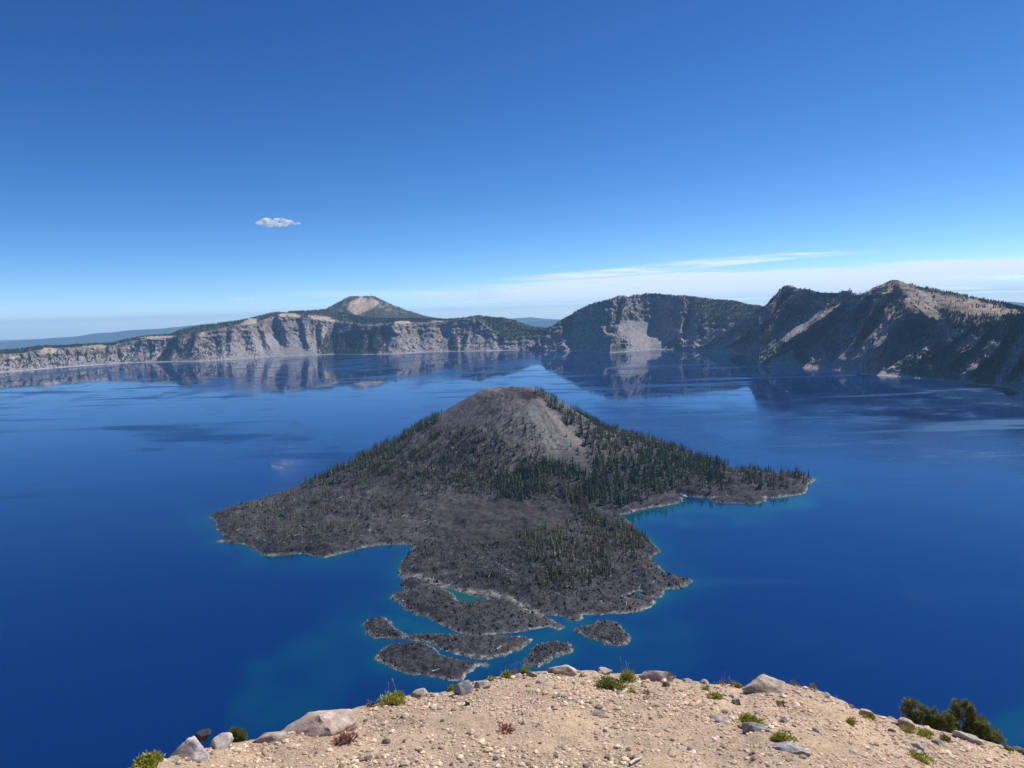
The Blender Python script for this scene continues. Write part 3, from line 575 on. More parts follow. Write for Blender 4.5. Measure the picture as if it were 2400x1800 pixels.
obj('islet_blocks', scatter_mesh('islet_blocks', BLK, np.stack([ix_, iy_, iz_ + 0.2], -1), np.clip(rng.lognormal(math.log(0.9), 0.4, len(ix_)), 0.4, 2.4), rng.random(len(ix_)) * 6.28, LAVA * rng.uniform(0.5, 2.2, (len(ix_), 1))), M_TREE, kind='stuff', label='rough dark lava blocks strewn over the islets', category='rocks')
ex_, ey_, ez_ = [bx[psh]], [by[psh]], [bz[psh]]
for P in ISLETS:
    f_ = islet_fn(P, 5.0); qx = rng.uniform(P[:, 0].min(), P[:, 0].max(), 1500); qy = rng.uniform(P[:, 1].min(), P[:, 1].max(), 1500); qz, qs, _, _ = f_(qx, qy); k = (qs > -1.5) & (qs < 5); ex_.append(qx[k]); ey_.append(qy[k]); ez_.append(qz[k])
ex_, ey_, ez_ = np.concatenate(ex_), np.concatenate(ey_), np.concatenate(ez_)
obj('shore_blocks', scatter_mesh('shore_blocks', BLK, np.stack([ex_, ey_, np.maximum(ez_, -0.3) + 0.2], -1), np.clip(rng.lognormal(math.log(0.8), 0.4, len(ex_)), 0.3, 2.2), rng.random(len(ex_)) * 6.28, PALE * rng.uniform(0.35, 1.25, (len(ex_), 1))), M_TREE, kind='stuff', label='pale bleached lava blocks along the island shoreline', category='rocks')

# ------------------------------------------------------------------ the lake
az = np.radians(np.linspace(-50, 58, 400)); fr = np.linspace(0, 1, 480)
pxs = np.linspace(-500, 2900, 700)
shore_py = np.where(pxs < 1262, A_shore(pxs), np.where(pxs < 1640, B_shore(pxs), C_shore(pxs)))
sx, sy = plane(pxs, shore_py); sa = np.arctan2(sx, sy); sdm = np.hypot(sx, sy)
o_ = np.argsort(sa); dmax = np.interp(az, sa[o_], sdm[o_]) + 130
dmin = 430.0
Dg = dmin * (dmax[None] / dmin) ** fr[:, None]
X = Dg * np.sin(az)[None]; Y = Dg * np.cos(az)[None]
u, v = proj(X, Y, np.zeros_like(X))
near = (Dg < 2700)
sdw = np.full(X.shape, 1e4)
xi, yi = X[near], Y[near]
s_ = -sdist(xi, yi, ISLE)
for P in ISLETS: s_ = np.minimum(s_, -sdist(xi, yi, P))
pondm = np.maximum(sdist(xi, yi, POND), sdist(xi, yi, POND2))
sdw[near] = s_
n1 = fbm(X / 70, Y / 70, 0, 4, 601); n2 = fbm(X / 260, Y / 200, 0, 3, 603)
shal = 0.8 * np.exp(-np.maximum(sdw, 0) / 21.0) * (0.75 + 0.6 * n1)
zones = [([(1460, 1205), (1500, 1195), (1600, 1172), (1680, 1180), (1800, 1178), (1900, 1160), (1905, 1190), (1780, 1215), (1640, 1215), (1520, 1220), (1475, 1225)], 0.85, 24),
         ([(930, 1440), (1090, 1490), (1270, 1480), (1330, 1450), (1420, 1450), (1370, 1475), (1290, 1510), (1230, 1540), (1000, 1500), (920, 1470)], 0.8, 18),
         ([(560, 1700), (600, 1560), (760, 1480), (860, 1420), (930, 1420), (880, 1480), (860, 1560), (760, 1640), (640, 1700)], 0.30, 40),
         ([(1380, 1500), (1560, 1440), (1640, 1480), (1620, 1560), (1420, 1570)], 0.24, 40),
         ([(430, 1200), (500, 1210), (540, 1290), (480, 1270)], 0.26, 26), ([(570, 1300), (800, 1310), (960, 1285), (940, 1330), (700, 1350), (560, 1330)], 0.26, 30),
         ([(2330, 1690), (2420, 1640), (2500, 1720), (2330, 1760)], 0.45, 24), ([(1780, 1130), (1960, 1120), (2000, 1170), (1860, 1180)], 0.3, 30), ([(1525, 1290), (1570, 1300), (1660, 1350), (1560, 1345)], 0.25, 18)]
for P, a, sf in zones:
    shal = np.maximum(shal, a * sstep(-sf, sf * 0.7, sdist(u, v, P) + sf * 0.9 * n1) * (0.8 + 0.6 * n1))
pm = np.zeros(X.shape); pm[near] = sstep(-4, 4, pondm); green = pm
shal = np.clip(np.maximum(shal, 0.95 * pm), 0, 1)
# wind: calm glassy water and rippled patches
rp = 0.5 + 0.75 * fbm(X / 900, Y / 2600, 0, 4, 611) + 0.35 * fbm(X / 260, Y / 900, 0, 3, 617)
rip = 0.85 * sstep(0.6, 1.15, rp)
calm = pmask(u, v, [[(520, 865), (760, 850), (1000, 868), (960, 930), (700, 945), (560, 915)], [(1000, 880), (1260, 862), (1420, 880), (1560, 930), (1840, 915), (1800, 940), (1500, 950), (1240, 960), (960, 940)], [(1300, 845), (1560, 830), (1760, 850), (1720, 920), (1480, 930)]], 30)
rough_ = pmask(u, v, [[(1400, 950), (1800, 952), (1950, 932), (2500, 925), (2500, 1110), (2100, 1100), (1700, 1070), (1420, 1010)], [(250, 1000), (520, 985), (760, 1010), (700, 1060), (380, 1060)], [(2050, 990), (2200, 985), (2250, 1010), (2100, 1020)]], 30)
rip = np.clip(np.maximum(rip * (1 - 0.9 * calm), 0.85 * rough_ * (0.6 + 0.6 * n2)), 0, 1)
mw = bpy.data.materials.new('lake_water'); mw.use_nodes = True
n = mw.node_tree.nodes; L = mw.node_tree.links; b = n['Principled BSDF']
def attr(nm): a = n.new('ShaderNodeAttribute'); a.attribute_name = nm; return a.outputs['Fac']
mx = n.new('ShaderNodeMix'); mx.data_type = 'RGBA'; mx.inputs[6].default_value = (0.0, 0.0165, 0.094, 1); mx.inputs[7].default_value = (0.0, 0.085, 0.098, 1)
L.new(attr('shallow'), mx.inputs[0])
mx2 = n.new('ShaderNodeMix'); mx2.data_type = 'RGBA'; mx2.inputs[7].default_value = (0.004, 0.078, 0.042, 1)
L.new(attr('pond'), mx2.inputs[0]); L.new(mx.outputs[2], mx2.inputs[6]); L.new(mx2.outputs[2], b.inputs['Base Color'])
mr = n.new('ShaderNodeMapRange'); mr.inputs[3].default_value = 0.03; mr.inputs[4].default_value = 0.36
ge = n.new('ShaderNodeNewGeometry'); mp = n.new('ShaderNodeMapping'); mp.inputs['Scale'].default_value = (0.0042, 0.0075, 1); mp.inputs['Rotation'].default_value = (0, 0, 0.3)
st_ = n.new('ShaderNodeTexNoise'); st_.inputs['Scale'].default_value = 1.0; st_.inputs['Detail'].default_value = 6; st_.inputs['Roughness'].default_value = 0.62; st_.inputs['Distortion'].default_value = 0.8
L.new(ge.outputs['Position'], mp.inputs['Vector']); L.new(mp.outputs[0], st_.inputs['Vector'])
sr = n.new('ShaderNodeMapRange'); sr.inputs[1].default_value = 0.52; sr.inputs[2].default_value = 0.68; sr.inputs[3].default_value = 0.0; sr.inputs[4].default_value = 0.5; L.new(st_.outputs[0], sr.inputs[0])
mp2 = n.new('ShaderNodeMapping'); mp2.inputs['Scale'].default_value = (0.0009, 0.0052, 1); mp2.inputs['Rotation'].default_value = (0, 0, -0.12)
ln_ = n.new('ShaderNodeTexNoise'); ln_.inputs['Scale'].default_value = 1.0; ln_.inputs['Detail'].default_value = 3; ln_.inputs['Roughness'].default_value = 0.5; ln_.inputs['Distortion'].default_value = 0.4
L.new(ge.outputs['Position'], mp2.inputs['Vector']); L.new(mp2.outputs[0], ln_.inputs['Vector'])
lr_ = n.new('ShaderNodeMapRange'); lr_.inputs[1].default_value = 0.57; lr_.inputs[2].default_value = 0.63; lr_.inputs[3].default_value = 0.0; lr_.inputs[4].default_value = 0.6; L.new(ln_.outputs[0], lr_.inputs[0])
sm_ = n.new('ShaderNodeMath'); sm_.operation = 'MAXIMUM'; L.new(sr.outputs[0], sm_.inputs[0]); L.new(lr_.outputs[0], sm_.inputs[1])
su = n.new('ShaderNodeMath'); su.operation = 'ADD'; su.use_clamp = True; L.new(attr('ripple'), su.inputs[0]); L.new(sm_.outputs[0], su.inputs[1])
L.new(su.outputs[0], mr.inputs[0]); L.new(mr.outputs[0], b.inputs['Roughness'])
b.inputs['IOR'].default_value = 2.0; b.inputs['Specular Tint'].default_value = (0.2, 0.75, 1.0, 1)
obj('lake', mesh('lake', np.stack([X, Y, np.zeros_like(X)], -1), gridfaces(*X.shape), attrs={'shallow': shal, 'ripple': rip, 'pond': green}), mw, kind='structure', label='deep blue crater lake with calm reflections and teal shallows')

# ------------------------------------------------------------------ island trees
R_FOREST = P6([(250, 110), (330, 130), (480, 210), (700, 320), (900, 390), (1130, 450), (1280, 450), (1420, 530), (1540, 610), (1480, 680), (1250, 700), (1150, 770), (1050, 800), (930, 800), (880, 820), (760, 850), (680, 850), (620, 780), (640, 560), (560, 450), (470, 320), (370, 220), (260, 150)])
R_MIX = P6([(0, 640), (300, 560), (520, 560), (660, 700), (660, 860), (500, 840), (300, 790), (0, 800)])
R_SPIT = P6([(1480, 640), (1560, 610), (1800, 600), (1920, 600), (2030, 660), (2000, 720), (1850, 760), (1700, 720), (1560, 690), (1440, 760), (1200, 770), (1180, 700)])
FRONT = P7([(990, 100), (1200, 60), (1300, 0), (1700, 0), (1830, 110), (1850, 170), (1700, 250), (1620, 320), (1560, 400), (1400, 420), (1150, 440), (1150, 300), (1080, 200)])
FRONT_SP = P7([(400, 160), (700, 60), (1000, 20), (1200, 0), (1900, 150), (1860, 420), (1500, 480), (1000, 420), (700, 400), (400, 330)])
L_FOREST = P5([(560, 710), (800, 590), (1000, 490), (1300, 320), (1480, 240), (1540, 210), (1520, 300), (1480, 380), (1300, 480), (1100, 600), (900, 680), (700, 740)])
CONE_MID = P5([(1480, 360), (1700, 320), (1900, 360), (2000, 480), (2212, 560), (2212, 820), (1800, 800), (1500, 790), (1200, 720), (900, 700), (1100, 580), (1300, 460)])
CONE_TOP = P5([(1560, 280), (1800, 120), (2000, 100), (2060, 200), (2212, 420), (2212, 560), (1900, 420), (1600, 380)])
L_LOBE = P5([(130, 880), (400, 800), (700, 730), (1100, 760), (1500, 820), (1450, 960), (1250, 1000), (900, 1080), (500, 1100), (200, 1050)])
CONE_R = P6([(0, 150), (150, 180), (300, 330), (560, 430), (640, 560), (520, 570), (300, 570), (0, 640)])
FRONT_TOP = P6([(480, 800), (640, 830), (830, 880), (900, 990), (960, 1060), (700, 1010), (500, 900)])
SPECS = [(R_FOREST, 3500, (17, 27), 'dark green conifer in the dense forest on the right flank of the cone', (0.036, 0.050, 0.030)),
         (R_MIX, 1150, (16, 25), 'dark conifer at the foot of the cone between forest and lava', (0.038, 0.048, 0.030)),
         (R_SPIT, 420, (12, 22), 'conifer on the low lava spit at the right end of the island', (0.040, 0.050, 0.031)),
         (FRONT, 1500, (9, 17), 'olive green conifer in the grove on the front lava lobe', (0.060, 0.068, 0.040)),
         (CONE_R, 420, (9, 18), 'lone conifer casting a shadow on the grey right face of the cone', (0.036, 0.046, 0.030)),
         (FRONT_TOP, 420, (10, 18), 'conifer between the cone forest and the front grove by the bay', (0.046, 0.054, 0.034)),
         (FRONT_SP, 620, (6, 11), 'small scattered conifer on the rough front lava field', (0.052, 0.056, 0.034)),
         (L_FOREST, 1500, (16, 25), 'conifer along the wooded left flank of the cone', (0.040, 0.054, 0.034)),
         (CONE_MID, 3200, (8, 20), 'conifer scattered over the lower face of the cinder cone', (0.040, 0.049, 0.031)),
         (CONE_TOP, 720, (7, 14), 'small lone conifer on the bare upper cinder slope', (0.036, 0.044, 0.030)),
         (L_LOBE, 1000, (9, 17), 'sparse grey green conifer on the left lava lobe', (0.046, 0.051, 0.038))]
gy, gx = np.mgrid[850:2640:8.0, -780:850:8.0]
gz_, gsd, grc, gst = isle_height(gx, gy)
gu, gv = proj(gx, gy, gz_)
def isle_interp(x, y):
    fx = np.clip((x + 780) / 8.0, 0, gx.shape[1] - 1.001); fy = np.clip((y - 850) / 8.0, 0, gx.shape[0] - 1.001)
    i, j = fy.astype(int), fx.astype(int); a, b = fy - i, fx - j
    return gz_[i, j] * (1 - a) * (1 - b) + gz_[i + 1, j] * a * (1 - b) + gz_[i, j + 1] * (1 - a) * b + gz_[i + 1, j + 1] * a * b
# which cells does the camera see (running horizon per column of the view)
ang = np.arctan2(gz_ - H, np.hypot(gx, gy))
tpos, thg, tcol, tlab = [], [], [], []
for sp, (P, cnt, hr, lb, tc) in enumerate(SPECS):
    m = inside(gu + 22 * fbm(gx / 70, gy / 70, 0, 3, 711), gv + 14 * fbm(gx / 70, gy / 70, 0, 3, 712), P) & (gsd > 5)
    n_c = fbm(gx / 35, gy / 35, 0, 3, 701 + sp)
    wgt = m * (0.12 + sstep(-0.35, 0.45, n_c)) * sstep(0, 200, 2700 - np.hypot(gx, gy))
    if P is R_FOREST: wgt = m * (0.6 + 0.5 * n_c)
    if P is CONE_MID or P is CONE_TOP: wgt = m * (0.25 + 0.75 * sstep(-0.4, 0.5, n_c))
    i, j = np.unravel_index(rng.choice(wgt.size, cnt, p=(wgt / wgt.sum()).ravel()), wgt.shape)
    x = gx[i, j] + rng.uniform(-5, 5, cnt); y = gy[i, j] + rng.uniform(-5, 5, cnt)
    tpos.append(np.stack([x, y, isle_interp(x, y) - 0.6], -1)); thg.append(rng.uniform(hr[0], hr[1], cnt) * rng.choice([1.15, 1, 1, 0.75, 0.55, 0.4], cnt))
    c = 1.95 * np.array(tc) * rng.uniform(0.5, 1.6, (cnt, 1)) * np.stack([rng.uniform(0.95, 1.4, cnt), np.ones(cnt), rng.uniform(0.75, 1.05, cnt)], -1)
    tcol.append(c); tlab += [lb] * cnt
# the trees that stand alone against the water
for (qx, qy, hh_) in [(1893, 1119, 22), (1801, 1103, 21), (1770, 1106, 15), (1725, 1100, 17), (1736, 1101, 17), (1661, 1157, 11), (534, 1187, 9), (541, 1187, 9), (1036, 964, 17), (1027, 969, 12), (1240, 912, 11), (1204, 908, 7), (958, 1300, 17), (954, 1304, 13), (1012, 1297, 12)]:
    k = np.argmin((gu - qx) ** 2 + (gv - qy) ** 2 + (gsd < 3) * 1e6 + 0.02 * np.hypot(gx, gy)); x, y = gx.ravel()[k], gy.ravel()[k]
    tpos.append(np.array([[x, y, float(isle_interp(np.array([x]), np.array([y]))[0]) - 0.5]])); thg.append(np.array([hh_])); tcol.append(np.array([[0.034, 0.045, 0.030]])); tlab.append('solitary conifer standing against the water on the rim of the island')
tpos, thg, tcol = np.concatenate(tpos), np.concatenate(thg), np.concatenate(tcol)
app = thg / np.hypot(tpos[:, 0], tpos[:, 1])
app[-15:] = 9
order = np.argsort(-app); own = order[:300]; rest = order[300:]
VARS = [conifer(5, 8, s, 0.18) for s in range(8)]
obj('island_forest', scatter_mesh('island_forest', VARS, tpos[rest], thg[rest], rng.random(len(rest)) * 6.28, tcol[rest], np.clip(rng.lognormal(0.0, 0.25, len(rest)), 0.55, 1.7)), M_TREE, kind='stuff', label='thousands of small dark conifers covering the flanks of the island', category='forest')
tv, tf = trunk(0, 0.016, 0.5)
trk = rng.choice(rest, 2600)
obj('island_tree_trunks', scatter_mesh('island_tree_trunks', [(tv, tf)], tpos[trk], thg[trk], trk * 0.0, np.full((len(trk), 3), (0.2, 0.18, 0.16)), np.full(len(trk), 1.2)), M_BARK, kind='stuff', label='pale trunks of the forest conifers on the island', category='tree trunks')
crowns = []
for s in range(10):
    V, Fc = conifer(9, 14, 50 + s, 0.17)
    r = np.random.default_rng(s); c = 1.95 * np.array((0.040, 0.053, 0.032)) * (0.75 + 0.06 * s) * np.array((1.0 + 0.03 * (s % 4), 1.0, 0.95))
    crowns.append(mesh('crown', V, Fc, np.repeat(c[None], len(V), 0), smooth=False)); crowns[-1].materials.append(M_TREE)
olive = []
for s in range(6):
    V, Fc = conifer(9, 14, 80 + s, 0.15); c = 1.6 * np.array((0.060, 0.068, 0.040)) * (0.75 + 0.09 * s)
    olive.append(mesh('crown', V, Fc, np.repeat(c[None], len(V), 0), smooth=False)); olive[-1].materials.append(M_TREE)
trunk_me = mesh('trunk', tv, tf); trunk_me.materials.append(M_BARK)
def tree_label(k):
    lb = tlab[k]; u_, v_ = proj(tpos[k, 0], tpos[k, 1], tpos[k, 2])
    if k >= len(tlab) - 15: return SOLO[k - (len(tlab) - 15)]
    if 'dense forest' in lb:
        lb = 'dark green conifer in the dense right flank forest, ' + ('close to the harbour shore' if v_ > 1140 else ('along its skyline above the water' if v_ < 1060 and u_ > 1480 else ('beside the bare chute' if u_ < 1420 else 'midway down the slope')))
    elif 'foot of the cone' in lb:
        lb = 'dark conifer at the foot of the cone, ' + ('left of the bare lava field' if u_ < 1200 else ('above the bare lava field' if u_ < 1310 else 'where the forest meets the bay'))
    return lb
SOLO = ['single tall conifer at the very tip of the right spit', 'tall pointed conifer on the skyline of the right spit', 'short conifer on the spit skyline left of the tall one', 'left one of two thin conifers where the spit begins', 'right one of two thin conifers where the spit begins', 'small conifer standing alone near the boats', 'left one of two little conifers on the far left tip', 'right one of two little conifers on the far left tip', 'bushy conifer silhouetted high on the left slope of the cone', 'smaller conifer just below the bushy one on the left slope', 'dark conifer on the right corner of the summit', 'little conifer on the summit skyline', 'tall conifer overhanging the water in the left bay corner', 'shorter conifer beside the tall one in the left bay corner', 'lone conifer on the lava just right of the left bay']
for q, k in enumerate(own):
    h_ = float(thg[k]); t = empty('conifer', tuple(float(c) for c in tpos[k]), float(rng.random() * 6.28), label=tree_label(int(k)), category='tree', group=tlab[k].replace('conifer', 'conifers', 1))
    t.scale = (h_, h_, h_)
    obj('trunk', trunk_me, None, t)
    cm = olive[q % 6] if 'front' in tlab[k] or 'grey' in tlab[k] else crowns[q % 10]
    obj('crown', cm, None, t)
# standing dead trees and fallen logs
def snag_mesh(seed):
    r = np.random.default_rng(seed); V, Fq = trunk(0, 0.034, 1.0, 5); V = V.tolist(); Fq = Fq.tolist()
    for b in range(12):
        z = r.uniform(0.3, 0.9); a = r.random() * 6.28; l = r.uniform(0.05, 0.13); i = len(V)
        dx, dy = math.cos(a), math.sin(a)
        V += [(-dy * 0.012, dx * 0.012, z), (dy * 0.012, -dx * 0.012, z), (dx * l, dy * l, z - 0.02 + r.uniform(-.02, .03)), (0, 0, z + 0.012)]
        Fq += [(i, i + 1, i + 2, i + 3)]
    return np.array(V), np.array(Fq)
def on_px(P, cnt):
    m = inside(gu, gv, P) & (gsd > 4); k = rng.choice(m.size, cnt, p=(m / m.sum()).ravel())
    x = gx.ravel()[k] + rng.uniform(-4, 4, cnt); y = gy.ravel()[k] + rng.uniform(-4, 4, cnt)
    return x, y, isle_interp(x, y)
snags = []
for s in range(5):
    V, Fq = snag_mesh(s); snags.append(mesh('snag', V, Fq)); snags[-1].materials.append(M_SNAG)
SN = [(L_LOBE, 170, 'bare grey standing snag on the left lava lobe'), (CONE_MID, 40, 'bare grey standing snag among trees on the cone face'), (FRONT_SP, 45, 'bare grey standing snag on the rough front lava field'), (R_SPIT, 30, 'bare grey standing snag on the right lava spit')]
for P, cnt, lb in SN:
    x, y, z = on_px(P, cnt)
    for i in range(cnt):
        o = obj('snag', snags[i % 5], None, None, label=lb, category='snag', group=lb.replace('snag', 'snags'))
        h_ = float(rng.uniform(9, 17)); o.location = (float(x[i]), float(y[i]), float(z[i]) - 0.5); o.scale = (h_ * 1.3, h_ * 1.3, h_); o.rotation_euler = (float(rng.normal(0, .06)), float(rng.normal(0, .06)), float(rng.random() * 6))
def log_mesh(seed):
    r = np.random.default_rng(seed); V = []; Fq = []; nseg = 6
    for i in range(nseg + 1):
        f = i / nseg; rr = 0.05 * (1 - 0.65 * f) + (0.03 if i == 0 else 0); cx = f - 0.5; cyy = 0.06 * math.sin(3 * f + seed) ; cz = 0.03 + 0.02 * math.sin(5 * f + seed)
        for k in range(6): a = 6.283 * k / 6; V.append((cx, cyy + rr * math.cos(a), cz + rr * math.sin(a)))
    for i in range(nseg):
        for k in range(6): Fq.append((i * 6 + k, i * 6 + (k + 1) % 6, (i + 1) * 6 + (k + 1) % 6, (i + 1) * 6 + k))
    for b in range(3):
        f = r.uniform(0.4, 0.9); i = len(V); a = r.choice([-1, 1]); l = r.uniform(0.1, 0.2)
        V += [(f - 0.5, 0, 0.03), (f - 0.46, 0, 0.05), (f - 0.36, a * l, 0.07), (f - 0.38, a * l, 0.05)]; Fq += [(i, i + 1, i + 2, i + 3)]
    return mesh('fallen_log', np.array(V), np.array(Fq))
logs = [log_mesh(s) for s in range(5)]
for m_ in logs: m_.materials.append(M_DEAD)
ALL_FRONT = P7([(330, 230), (1900, 180), (1900, 480), (1300, 560), (700, 420), (350, 330)])
LG = [(L_LOBE, 45, 'bleached fallen log lying on the left lava lobe', (7, 13)), (CONE_MID, 70, 'bleached fallen log on the lower face of the cinder cone', (6, 13)), (CONE_TOP, 45, 'bleached fallen log on the upper cinder slope', (5, 11)), (ALL_FRONT, 42, 'bleached fallen log lying on the front lava field', (6, 12)), (R_SPIT, 34, 'bleached driftwood log on the right lava spit', (6, 12))]
for P, cnt, lb, hr in LG:
    x, y, z = on_px(P, cnt)
    for i in range(cnt):
        o = obj('fallen_log', logs[i % 5], None, None, label=lb, category='log', group=lb.replace('log', 'logs'))
        l_ = float(rng.uniform(*hr)); e = 4.0; a = float(rng.choice([0.6, 1.0, 1.4, 2.4]) + rng.normal(0, .4))
        dx, dy = math.cos(a) * e, math.sin(a) * e
        sl_ = float(isle_interp(np.array([x[i] + dx]), np.array([y[i] + dy]))[0] - isle_interp(np.array([x[i] - dx]), np.array([y[i] - dy]))[0]) / (2 * e)
        o.location = (float(x[i]), float(y[i]), float(z[i]) + 0.35); o.scale = (l_, l_, l_); o.rotation_euler = (0, -math.atan(sl_), a)
for (q, ax, ang_, ln, lb) in [((900 + 270, 1518), 0, 1.2, 13, 'single bleached log standing out on the long middle islet'), ((1022, 1571), 0, 0.7, 11, 'single bleached log lying on the largest islet nearest the viewer')]:
    x, y = plane(*q, 5.0); o = obj('fallen_log', logs[2], None, None, label=lb, category='log'); o.location = (float(x), float(y), 5.3); o.scale = (ln,) * 3; o.rotation_euler = (0, 0, ang_)
# two tour boats at the landing
def boat(px_, py_, ln, rz, label):
    x, y = plane(px_, py_, 0.0); t = empty('tour_boat', (float(x), float(y), 0.0), rz, label=label, category='boat')
    V = []; st = [(-0.5, 0.14), (-0.2, 0.16), (0.2, 0.15), (0.4, 0.09), (0.52, 0.01)]
    for (lx, hw) in st:
        for (yy, zz) in ((-hw, 0.10), (-hw * 0.7, -0.03), (hw * 0.7, -0.03), (hw, 0.10)): V.append((lx * ln, yy * ln, zz * ln))
    Fq = [(i * 4 + k, i * 4 + k + 1, i * 4 + 5 + k, i * 4 + 4 + k) for i in range(4) for k in range(3)] + [(0, 4, 7, 3), (4, 8, 11, 7), (8, 12, 15, 11), (12, 16, 19, 15), (0, 3, 2, 1)]
    wm = bpy.data.materials.get('boat_white') or mat_col('boat_white', 0.4, const=(0.78, 0.78, 0.76))
    gm = bpy.data.materials.get('boat_canopy') or mat_col('boat_canopy', 0.5, const=(0.55, 0.58, 0.60))
    obj('hull', mesh('hull', np.array(V), np.array(Fq), smooth=False), wm, t)
    c = np.array([(a, b_, z_) for z_ in (0.25, 0.28) for a, b_ in ((-0.35, -0.13), (0.1, -0.13), (0.1, 0.13), (-0.35, 0.13))]) * ln
    cn = obj('canopy', mesh('canopy', c, np.array([(0, 1, 2, 3), (4, 5, 6, 7), (0, 1, 5, 4), (1, 2, 6, 5), (2, 3, 7, 6), (3, 0, 4, 7)]), smooth=False), gm, t)
    for (a, b_) in ((-0.33, -0.12), (0.08, -0.12), (-0.33, 0.12), (0.08, 0.12)):
        pv = np.array([(a + ex * 0.008, b_ + ey * 0.008, z_) for z_ in (0.05, 0.25) for ex, ey in ((-1, -1), (1, -1), (1, 1), (-1, 1))]) * ln
        obj('post', mesh('post', pv, np.array([(0, 1, 5, 4), (1, 2, 6, 5), (2, 3, 7, 6), (3, 0, 4, 7)]), smooth=False), wm, cn)
boat(1606, 1164, 11.0, -0.45, 'larger white tour boat moored at the island landing')
boat(1598, 1169, 7.5, -0.1, 'smaller white boat moored left of the tour boat')

# ------------------------------------------------------------------ haze (before the clouds, which are outside it)
hzv = [(x, y, z) for z in (-652.0, 905.0) for x, y in ((-61000, -61000), (61000, -61000), (61000, 61000), (-61000, 61000))]
mh = bpy.data.materials.new('haze_air'); mh.use_nodes = True
n = mh.node_tree.nodes; L = mh.node_tree.links; n.remove(n['Principled BSDF'])
pv = n.new('ShaderNodeVolumePrincipled'); pv.inputs['Color'].default_value = (0.36, 0.68, 1.0, 1); pv.inputs['Density'].default_value = 1.9e-5; pv.inputs['Anisotropy'].default_value = 0.0
L.new(pv.outputs[0], n['Material Output'].inputs['Volume'])
obj('haze', mesh('haze', np.array(hzv), np.array([(0, 3, 2, 1), (4, 5, 6, 7), (0, 1, 5, 4), (1, 2, 6, 5), (2, 3, 7, 6), (3, 0, 4, 7)]), smooth=False), mh, kind='stuff', label='thin blue summer haze over the lake', category='haze')

# ------------------------------------------------------------------ clouds
mc = bpy.data.materials.new('cirrus'); mc.use_nodes = True
n = mc.node_tree.nodes; L = mc.node_tree.links; n.remove(n['Principled BSDF'])
tr = n.new('ShaderNodeBsdfTransparent'); tl = n.new('ShaderNodeBsdfTranslucent'); tl.inputs[0].default_value = (0.76, 0.88, 1.0, 1); df = n.new('ShaderNodeBsdfDiffuse'); df.inputs[0].default_value = (0.76, 0.88, 1.0, 1)
ad = n.new('ShaderNodeMixShader'); L.new(tl.outputs[0], ad.inputs[1]); L.new(df.outputs[0], ad.inputs[2]); ad.inputs[0].default_value = 0.25
a = n.new('ShaderNodeAttribute'); a.attribute_name = 'dens'
ms = n.new('ShaderNodeMixShader'); L.new(a.outputs['Fac'], ms.inputs[0]); L.new(tr.outputs[0], ms.inputs[1]); L.new(ad.outputs[0], ms.inputs[2]); L.new(ms.outputs[0], n['Material Output'].inputs[0])
def cirrus(label, top, bot, dens, seed, nx=420, ny=60, fade=(0.06, 0.06, 0.25, 0.25), sc=(90, 9), lay=7000.0):
    t_ = np.array(top, float); b_ = np.array(bot, float)
    p = np.linspace(t_[0, 0], t_[-1, 0], nx); yt = np.interp(p, t_[:, 0], t_[:, 1]); yb = np.interp(p, b_[:, 0], b_[:, 1])
    s = np.linspace(0, 1, ny)[:, None]; PY = yt + (yb - yt) * s; PX = np.repeat(p[None], ny, 0)
    r = ray(PX, PY); k = lay / np.maximum(r[..., 2], 0.012)
    X, Y = r[..., 0] * k, r[..., 1] * k
    # streaks drawn out along the wind in the plane of the sheet
    d_ = np.hypot(X, Y); f1 = fbm(PX / sc[0] + 0.5 * PY / sc[1] * 0.2, PY / sc[1], 0, 5, seed); f2 = fbm(PX / (sc[0] * 3), PY / (sc[1] * 3), 0, 3, seed + 4)
    e = sstep(0, fade[2], s) * sstep(0, fade[3], 1 - s) * sstep(0, fade[0], (PX - p[0]) / (p[-1] - p[0])) * sstep(0, fade[1], (p[-1] - PX) / (p[-1] - p[0]))
    D = np.clip(dens * e * (0.62 + 0.75 * f1 + 0.5 * f2), 0, 0.96)
    Z = H + lay + 120 * f2
    obj('cirrus_cloud', mesh('cirrus_cloud', np.stack([X, Y, Z], -1), gridfaces(ny, nx), attrs={'dens': D}), mc, label=label, category='cloud')
cirrus('broad white bank of high cloud low over the right peaks', [(1000, 668), (1250, 655), (1500, 640), (1700, 625), (1900, 622), (2060, 612), (2160, 606), (2600, 596)], [(1000, 712), (1300, 722), (1600, 715), (1900, 705), (2200, 706), (2600, 705)], 2.0, 801, fade=(0.2, 0.02, 0.16, 0.12), sc=(190, 13))
cirrus('long thin white cloud streak above the rim peaks', [(1120, 652), (1400, 630), (1600, 606), (1800, 593), (1950, 587), (2120, 586)], [(1120, 664), (1400, 656), (1600, 640), (1800, 616), (1950, 602), (2120, 594)], 1.3, 811, fade=(0.3, 0.25, 0.3, 0.35), sc=(120, 8))
cirrus('faint cloud streak behind the volcano summit', [(640, 684), (800, 680), (1000, 676), (1240, 678)], [(640, 694), (800, 700), (1000, 706), (1240, 712)], 0.62, 821, fade=(0.3, 0.3, 0.3, 0.3), sc=(140, 8), ny=30)
cirrus('tiny faint wisp of cloud over the left rim', [(530, 696), (610, 695)], [(530, 706), (610, 708)], 0.4, 831, fade=(0.3, 0.3, 0.4, 0.4), sc=(60, 6), nx=60, ny=20)
